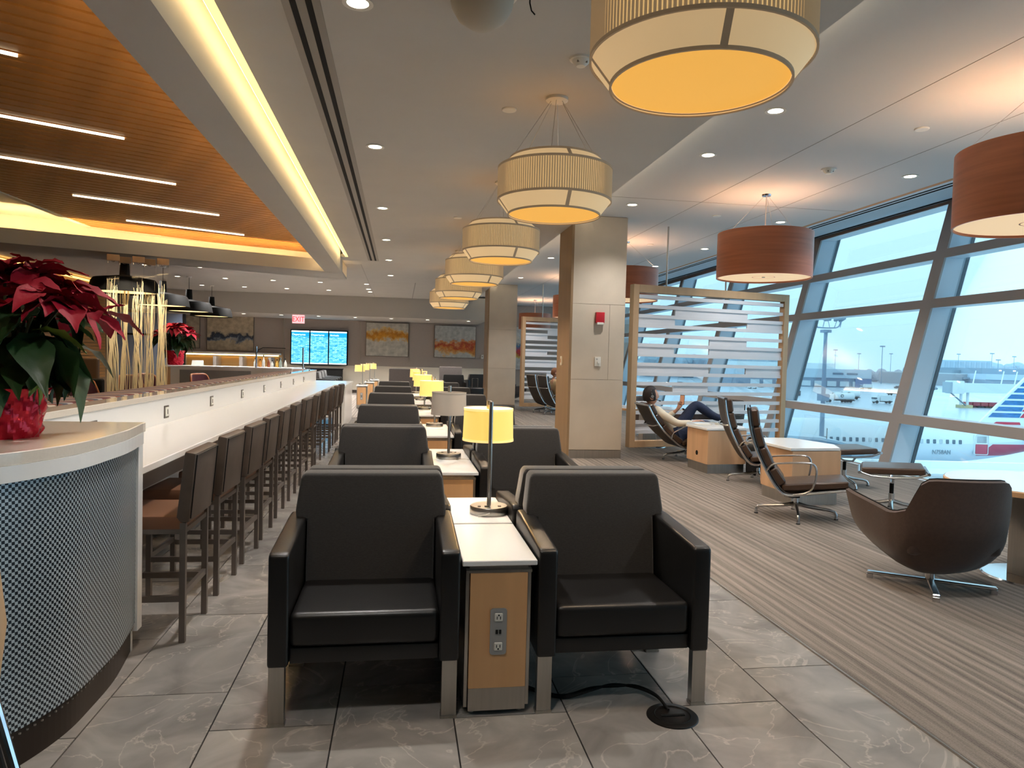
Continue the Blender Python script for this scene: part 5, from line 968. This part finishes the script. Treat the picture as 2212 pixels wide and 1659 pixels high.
MB().prism([(29.0, -.6), (33.4, -6.6), (34.6, -6.6), (33.2, -.6)], .42, .58, 'z').build('tailplane', mat('tailplane_grey', '#b7c4cf', .4), pl, 0); MB().prism([(29.0, .6), (33.4, 6.6), (34.6, 6.6), (33.2, .6)], .42, .58, 'z').build('tailplane', mat('tailplane_grey', '#b7c4cf', .4), pl, 0)
MB().prism([(-6, 1.5), (3, 16), (4.6, 16), (1.5, 1.5)], -1.2, -.9, 'z').build('wing', mp_, pl, 0); MB().prism([(-6, -1.5), (3, -14), (4.6, -14), (1.5, -1.5)], -1.2, -.9, 'z').build('wing', mp_, pl, 0)
for x, y in ((-20, 0), (2, -3.6), (2, 3.6)):
    g = MB().cyl((x, y, -1.0), (x, y, -3.2), .14, 10).build('gear_strut', M_steel, pl); MB().cyl((x, y-.3, -3.4), (x, y+.3, -3.4), .52, 18).build('wheel', M_blackm, g)
# jet bridge roof in front of the plane, light mast
t = thing('jet_bridge', 'blue-grey jet bridge roof in front of the airliner fuselage', 'jet bridge', AF(36, 13.4, ZG), aang); m1 = mat('bridge_grey', '#8ea2b4', .5)
MB().prism([(-2.6, 5.0), (3.2, 5.0), (3.2, 7.15), (1.6, 7.42), (-2.6, 7.6)], -1.6, 1.6, 'y').build('tunnel', m1, t, 0); MB().prism([(-2.7, 7.6), (1.6, 7.42), (3.3, 7.15), (3.3, 7.25), (1.6, 7.55), (-2.7, 7.72)], -1.7, 1.7, 'y').build('roof', mat('bridge_roof', '#a8b8c6', .4), t, 0)
for x in (-1.5, 2): MB().box(x-.2, x+.2, -.2, .2, 0, 5.0).build('support_leg', m1, t, 0); MB().cyl((x, -1.5, 7.4), (x, -1.5, 8.0), .02, 6).build('antenna', M_gun, t)
ml = mat('mast_blue_grey', '#7d93a8', .5)
t = thing('apron_light_mast', 'tall grey light mast with floodlight cluster outside the window', 'light mast', AF(50, 21.95, ZG)); MB().cyl((0, 0, 0), (0, 0, 13.4), .2, 14, .12).build('mast', ml, t); MB().tube(smooth([(-1.1, 0, 14.3), (-1.0, 0, 13.9), (-.6, 0, 13.75), (.6, 0, 13.75), (1.0, 0, 13.9), (1.1, 0, 14.3)], 4), .05, 6).build('cross_arm', ml, t)
MB().box(-.25, .25, -.3, .3, 13.4, 13.6).build('mast_head', ml, t); MB().box(-.28, .28, -.3, .3, 8.6, 9.1).build('junction_box', ml, t)
for k, (x, y) in enumerate(((-1.15, 0), (-.72, .3), (-.25, -.2), (.3, .3), (.72, -.2), (1.2, 0))):
    MB().box(-.26, .26, -.09, .09, -.2, .2, .03, M=Matrix.Translation((x, y, 14.45))@Matrix.Rotation(R(-32*(x/1.2)), 4, 'Y')@Matrix.Rotation(R(25), 4, 'X')).build('floodlight', mat('flood_grey', '#66798a', .4), t); MB().cyl((x*.9, 0, 13.8), (x, y, 14.35), .025, 6).build('bracket', ml, t)
for k, (px, d, h, lab) in enumerate(((1802, 620, 26, 'left of the near mast top, over the hangar'), (1853, 700, 25, 'faint one in the middle of the pane'), (1903, 520, 27, 'dark one before the window fin'), (1922, 760, 27, 'faint one touching the window fin'), (2024, 640, 26, 'left end of the pale block'), (2068, 700, 27, 'above the pale block'), (2140, 640, 27, 'right end of the pale block'), (2154, 560, 20, 'short one right of the pale block'), (2188, 700, 26, 'near the right edge'), (1447, 500, 20, 'seen through the slatted screen'))):
    tt = (px-1106)/1534*d; t = thing('distant_light_mast', 'thin distant airfield light mast, '+lab, 'light mast', AF(d, tt), 0, 'distant light masts'); mm = ml if 'dark' in lab else mat('faint_mast_%d' % k, '#93a8ba', .8); MB().cyl((0, 0, 0), (0, 0, h), .32, 6, .2).build('mast', mm, t); MB().box(-1.6, 1.6, -.8, .8, h, h+.9).build('head', mm, t, 0)  # paler mast colour painted in for haze over distance
# buildings, paled in colour to stand in for haze
def building(px0, px1, d, parts, lab, dep=60, nm='building'):
    t0, t1 = (px0-1106)/1534*d, (px1-1106)/1534*d; t = thing(nm, lab, 'building', AF(d, (t0+t1)/2), aang); w_ = (t1-t0)/2
    for n_, x0, x1, z0, z1, c_, o_ in parts: MB().box(-w_+2*w_*x0, -w_+2*w_*x1, o_, dep, z0, z1).build(n_, mat(n_+'_'+c_[1:], c_, .85), t, 0)
    return t, w_
t, w_ = building(1590, 1881, 400, (('lower_wall', 0, 1, 0, 5.2, '#7f8fa3', 0), ('upper_wall', 0, 1, 5.2, 10.2, '#b7c8d6', -.5), ('roof', 0, .8, 10.2, 13.4, '#dde6ea', 12), ('annex', .88, 1, 0, 5.0, '#6c82a8', -1)), 'pale hangar with white roof across the apron, behind the near mast')
for k in range(9): MB().box(-w_+8+k*7.2, -w_+13+k*7.2, -.6, .2, .5, 3.4).build('bay_door', mat('bay_door', '#c9d4dc', .7), t, 0)
for x in (16, 28, 50, 58): MB().box(x-w_+4, x-w_+4+6, -.8, -.5, 7.2, 8.2).build('wall_lettering_strip', mat('lettering_dark', '#6d7f92', .8), t, 0)
t, w_ = building(1990, 2136, 520, (('wall', 0, 1, 0, 8.6, '#a3a5ad', 0), ('roof', .05, 1, 8.6, 9.2, '#c5cdd3', 0), ('roof_plant', .55, .75, 9.2, 11.6, '#8797a6', 8), ('canopy', .6, 1, 5.2, 6.4, '#8f9caa', -3)), 'low taupe cargo building behind the jet bridge')
t, w_ = building(2128, 2330, 500, (('lower_wall', 0, 1, 0, 5.4, '#93a0b0', 0), ('middle_band', 0, 1, 5.4, 9.4, '#b5c8da', -.5), ('upper_wall', 0, 1, 9.4, 13.4, '#8ba0b2', 4)), 'two-tone terminal building right of the cargo building')
for k in range(6): MB().box(-w_+12+k*10, -w_+13.5+k*10, 3.4, 4.2, 11.6, 12.3).build('roof_lamp', mat('roof_lamp', '#e8f4fb', .5, emit=.9), t, 0)
t, w_ = building(2033, 2141, 760, (('block', 0, 1, 0, 22.5, '#b3c6d6', 0), ('base', -.06, 1.0, 0, 11.5, '#9fb3c4', -4)), 'pale multi-storey block with haze painted into its colour', 40)
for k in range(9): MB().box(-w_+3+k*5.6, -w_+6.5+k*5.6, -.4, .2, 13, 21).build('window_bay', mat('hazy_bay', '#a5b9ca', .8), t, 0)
# tree lines, haze mixed into their colours
def trees(px0, px1, d, c_, h, lab, sd):
    rr = random.Random(sd); mb = MB(); t0, t1 = (px0-1106)/1534*d, (px1-1106)/1534*d
    for k in range(int((t1-t0)/3)):
        tt = rr.uniform(t0, t1); r_ = rr.uniform(.3, .6)*h; z = rr.uniform(.3, .75)*h; b_ = bmesh.new(); bmesh.ops.create_icosphere(b_, subdivisions=2, radius=r_)
        for v in b_.verts: v.co *= 1+.25*noise.noise(v.co*.4+Vector((k, 0, 0)))
        mb.add(b_, Matrix.Translation(Vector(AF(d+rr.uniform(0, 60), tt, ZG+z))))
    o = mb.build('tree_line', mat('hazy_trees_%d' % sd, c_, 1), None, 0); tag(o, lab, 'trees', kind='stuff')
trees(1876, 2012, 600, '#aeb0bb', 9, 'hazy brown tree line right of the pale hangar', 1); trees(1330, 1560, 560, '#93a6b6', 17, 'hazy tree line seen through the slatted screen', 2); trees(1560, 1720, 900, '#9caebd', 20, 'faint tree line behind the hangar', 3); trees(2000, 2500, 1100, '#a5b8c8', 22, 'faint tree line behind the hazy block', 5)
# ground vehicles
mv, mdk, mwn = mat('vehicle_white', '#dfe6ea', .4), mat('tyre_black', '#23272c', .7), mat('vehicle_glass', '#4b5c6c', .2)
def truck(px, d, lab, kind='truck', flip=1, body='#dfe6ea'):
    t = thing('service_truck' if kind != 'van' else 'white_van', lab, 'truck' if kind != 'van' else 'van', AF(d, (px-1106)/1534*d), aang); bm_ = mat('body_'+body[1:], body, .4); f = flip
    def bx(x0, x1, *a, **k): x0, x1 = sorted((x0*f, x1*f)); return MB().box(x0, x1, *a, **k)
    if kind == 'tanker':
        MB().tube([(-1.5*f, 0, 1.9), (4.6*f, 0, 1.9)], 1.15, 20).build('tank', bm_, t); bx(-1.6, 4.8, -1, 1, .55, .8).build('chassis', mdk, t, 0); bx(-4.2, -1.9, -1.1, 1.1, .6, 2.5, bev=.2).build('cab', bm_, t); bx(-4.22, -3.3, -1.12, 1.12, 1.6, 2.25, bev=.05).build('windscreen', mwn, t); w_ = (-3.2, 1.6, 3.4)
        MB().lathe([(0, 0), (.5, 0), (.5, .05), (0, .05)], 24, M=Matrix.Translation((.6*f, -1.12, 2.1))@Matrix.Rotation(R(90), 4, 'X')).build('round_mark', mdk, t); MB().lathe([(0, 0), (.3, 0), (.3, .08), (0, .08)], 24, M=Matrix.Translation((.6*f, -1.13, 2.1))@Matrix.Rotation(R(90), 4, 'X')).build('round_mark_inner', bm_, t)
    elif kind == 'van':
        bx(-2.4, 2.6, -1, 1, .4, 1.2, bev=.12).build('body', bm_, t); bx(-1.5, 2.5, -.95, .95, 1.1, 2.1, bev=.2).build('cabin', bm_, t); bx(-1.3, 2.2, -.98, .98, 1.35, 1.85, bev=.05).build('side_windows', mwn, t); w_ = (-1.6, 1.7)
    else:
        bx(-2.6, -.9, -1, 1, .5, 2.1, bev=.18).build('cab', bm_, t); bx(-2.62, -1.8, -1.02, 1.02, 1.3, 1.9, bev=.05).build('windscreen', mwn, t); bx(-.7, 3.2, -1, 1, .8, 2.6).build('cargo_box', bm_, t, 0); bx(-.8, 3.2, -.9, .9, .5, .8).build('chassis', mdk, t, 0); w_ = (-1.8, 2.2)
    for x in w_:
        for y in (-1, 1): MB().cyl((x*f, y*.9, .48), (x*f, y*1.1, .48), .48, 14).build('wheel', mdk, t)
truck(1813, 226, 'near white fuel tanker on the wet apron right of the near mast', 'tanker'); truck(1828, 250, 'second white fuel tanker half behind the first', 'tanker', 1)
truck(1905, 226, 'small white apron truck just left of the window fin', 'box', 1); truck(1990, 222, 'white van on the apron right of the window fin', 'van', 1); truck(1870, 380, 'white truck parked at the hangar corner', 'box'); truck(1935, 300, 'white truck hidden partly by the window fin', 'box', -1)
for k, px in enumerate((1702, 1714, 1725)):
    t = thing('baggage_cart', 'covered white baggage cart in a train beside window post, %s' % ('left', 'middle', 'right')[k], 'cart', AF(270, (px-1106)/1534*270), aang, 'baggage cart train'); MB().box(-1, .8, -.8, .8, 1.9, 2.1).build('canopy', mv, t, 0); MB().box(-.9, .7, -.8, .8, .5, .7).build('bed', mdk, t, 0); [MB().box(x-.04, x+.04, -.7, .7, .7, 1.9).build('canopy_post', mdk, t, 0) for x in (-.85, .65)]; MB().box(-.7, .5, -.6, .6, .7, 1.4).build('luggage', mat('luggage_%d' % k, ('#b04a50', '#5a6c80', '#8a5a4a')[k], .8), t, 0)
    for x in (-.6, .4): MB().cyl((x, -.8, .28), (x, .8, .28), .28, 10).build('axle_wheels', mdk, t)
t = thing('passenger_bridge', 'white passenger boarding bridge with stair legs out on the apron', 'jet bridge', AF(212, 133), aang); mvb = mat('bridge_white', '#ccd7de', .5)
MB().box(-2.6, .9, -2, 2, 4.2, 8.0, .2).build('cab', mvb, t); MB().box(-3.4, -2.6, -1.8, 1.8, 4.4, 7.6).build('bellows', mat('bellows', '#9aa9b4', .7), t, 0); MB().box(.9, 20, -1.5, 1.5, 4.6, 7.4).build('tunnel', mvb, t, 0); MB().tube([(-2.8, -1.5, 4.4), (1.6, -1.8, .8)], .22, 6).build('stairs', mat('stair_grey', '#6f7f8c', .6), t); MB().box(.6, 4.0, -1.4, 1.4, 0, .9).build('drive_base', mat('drive_yellow', '#b7ab84', .7), t, 0)
for x in (1.2, 3.2): MB().box(x-.25, x+.25, -.3, .3, .9, 4.6).build('lift_column', mvb, t, 0)
for x in (4.6, 13, 17): MB().cyl((x, 0, 7.4), (x+.7, 0, 11.2), .16, 6).build('mast', mv, t)
for k in range(5):
    px = 2092+k*17; t = thing('red_baggage_cart', 'red baggage cart under the boarding bridge, %s from the left' % ORD[k].replace('nearest', 'first'), 'cart', AF(215, (px-1106)/1534*215), aang, 'red baggage carts'); MB().box(-1, 1, -.7, .7, .5, 1.7, .1).build('body', mat('cart_red', '#a3404e', .6), t); MB().cyl((-.6, -.75, .3), (-.6, .75, .3), .3, 10).build('wheels', mdk, t); MB().cyl((.6, -.75, .3), (.6, .75, .3), .3, 10).build('wheels', mdk, t)
rc = random.Random(11); cars = [MB().box(-2.2, 2.2, -.9, .9, .3, .95, .15).box(-1.2, 1.3, -.8, .8, .9, 1.5, .2).mesh('car_body', mat('car_%s' % c_[1:], c_, .4)) for c_ in ('#dfe5ea', '#8d9aa8', '#4d5866', '#c9d0d6')]; cwh = MB().cyl((-1.4, -.95, .32), (-1.4, .95, .32), .32, 10).cyl((1.4, -.95, .32), (1.4, .95, .32), .32, 10).mesh('wheels', mdk)
UN = ['first', 'second', 'third', 'fourth', 'fifth', 'sixth', 'seventh', 'eighth', 'ninth', 'tenth', 'eleventh', 'twelfth', 'thirteenth', 'fourteenth', 'fifteenth', 'sixteenth', 'seventeenth', 'eighteenth', 'nineteenth', 'twentieth']+['twenty-'+q for q in ('first', 'second', 'third', 'fourth', 'fifth', 'sixth', 'seventh', 'eighth', 'ninth')]+['thirtieth']
spots = [sorted((1950+rc.uniform(-10, 240), rc.uniform(395, 470)) for _ in range(30)), sorted((rc.uniform(1372, 1690), rc.uniform(330, 380)) for _ in range(16))]
for z_, (lst, wh) in enumerate(zip(spots, ('before the cargo building', 'seen through the slatted screen'))):
    for k, (px, d) in enumerate(lst):
        ci = rc.randrange(4); t = thing('parked_car', 'small %s far vehicle %s, %s from the left' % (('white', 'grey', 'dark', 'pale grey')[ci], wh, UN[k]), 'car', AF(d, (px-1106)/1534*d), aang+rc.choice((0, .3, 1.5)), 'parked vehicles '+wh); link('body', cars[ci], t); link('wheels', cwh, t)
# chrome and wood stool frame cut by the left edge
t = thing('framed_stool', 'chrome and wood framed stool cut by the left edge of the picture', 'stool', (-1.112, 1.72, 0), R(10)); MB().tube([(.19, .02, 1.02), (.21, -.02, .82), (.22, -.05, .7)], [.02, .035, .02], 12).build('wood_back_edge', M_frame_wood, t)
MB().tube([(.2, .0, .7), (.39, -.06, 0)], .012, 10).build('leg', M_chrome, t); MB().tube([(.17, .05, .7), (.34, .0, 0)], .012, 10).build('leg', M_chrome, t); MB().tube([(-.2, -.0, .7), (-.26, -.06, 0)], .012, 10).build('leg', M_chrome, t); MB().tube([(-.17, .3, .7), (-.22, .4, 0)], .012, 10).build('leg', M_chrome, t); MB().box(-.6, -.1, -.05, .33, .66, .74, .03).build('seat', M_stool, t); MB().box(-.6, -.17, .29, .34, .74, 1.02, .02).build('backrest', M_stool, t)
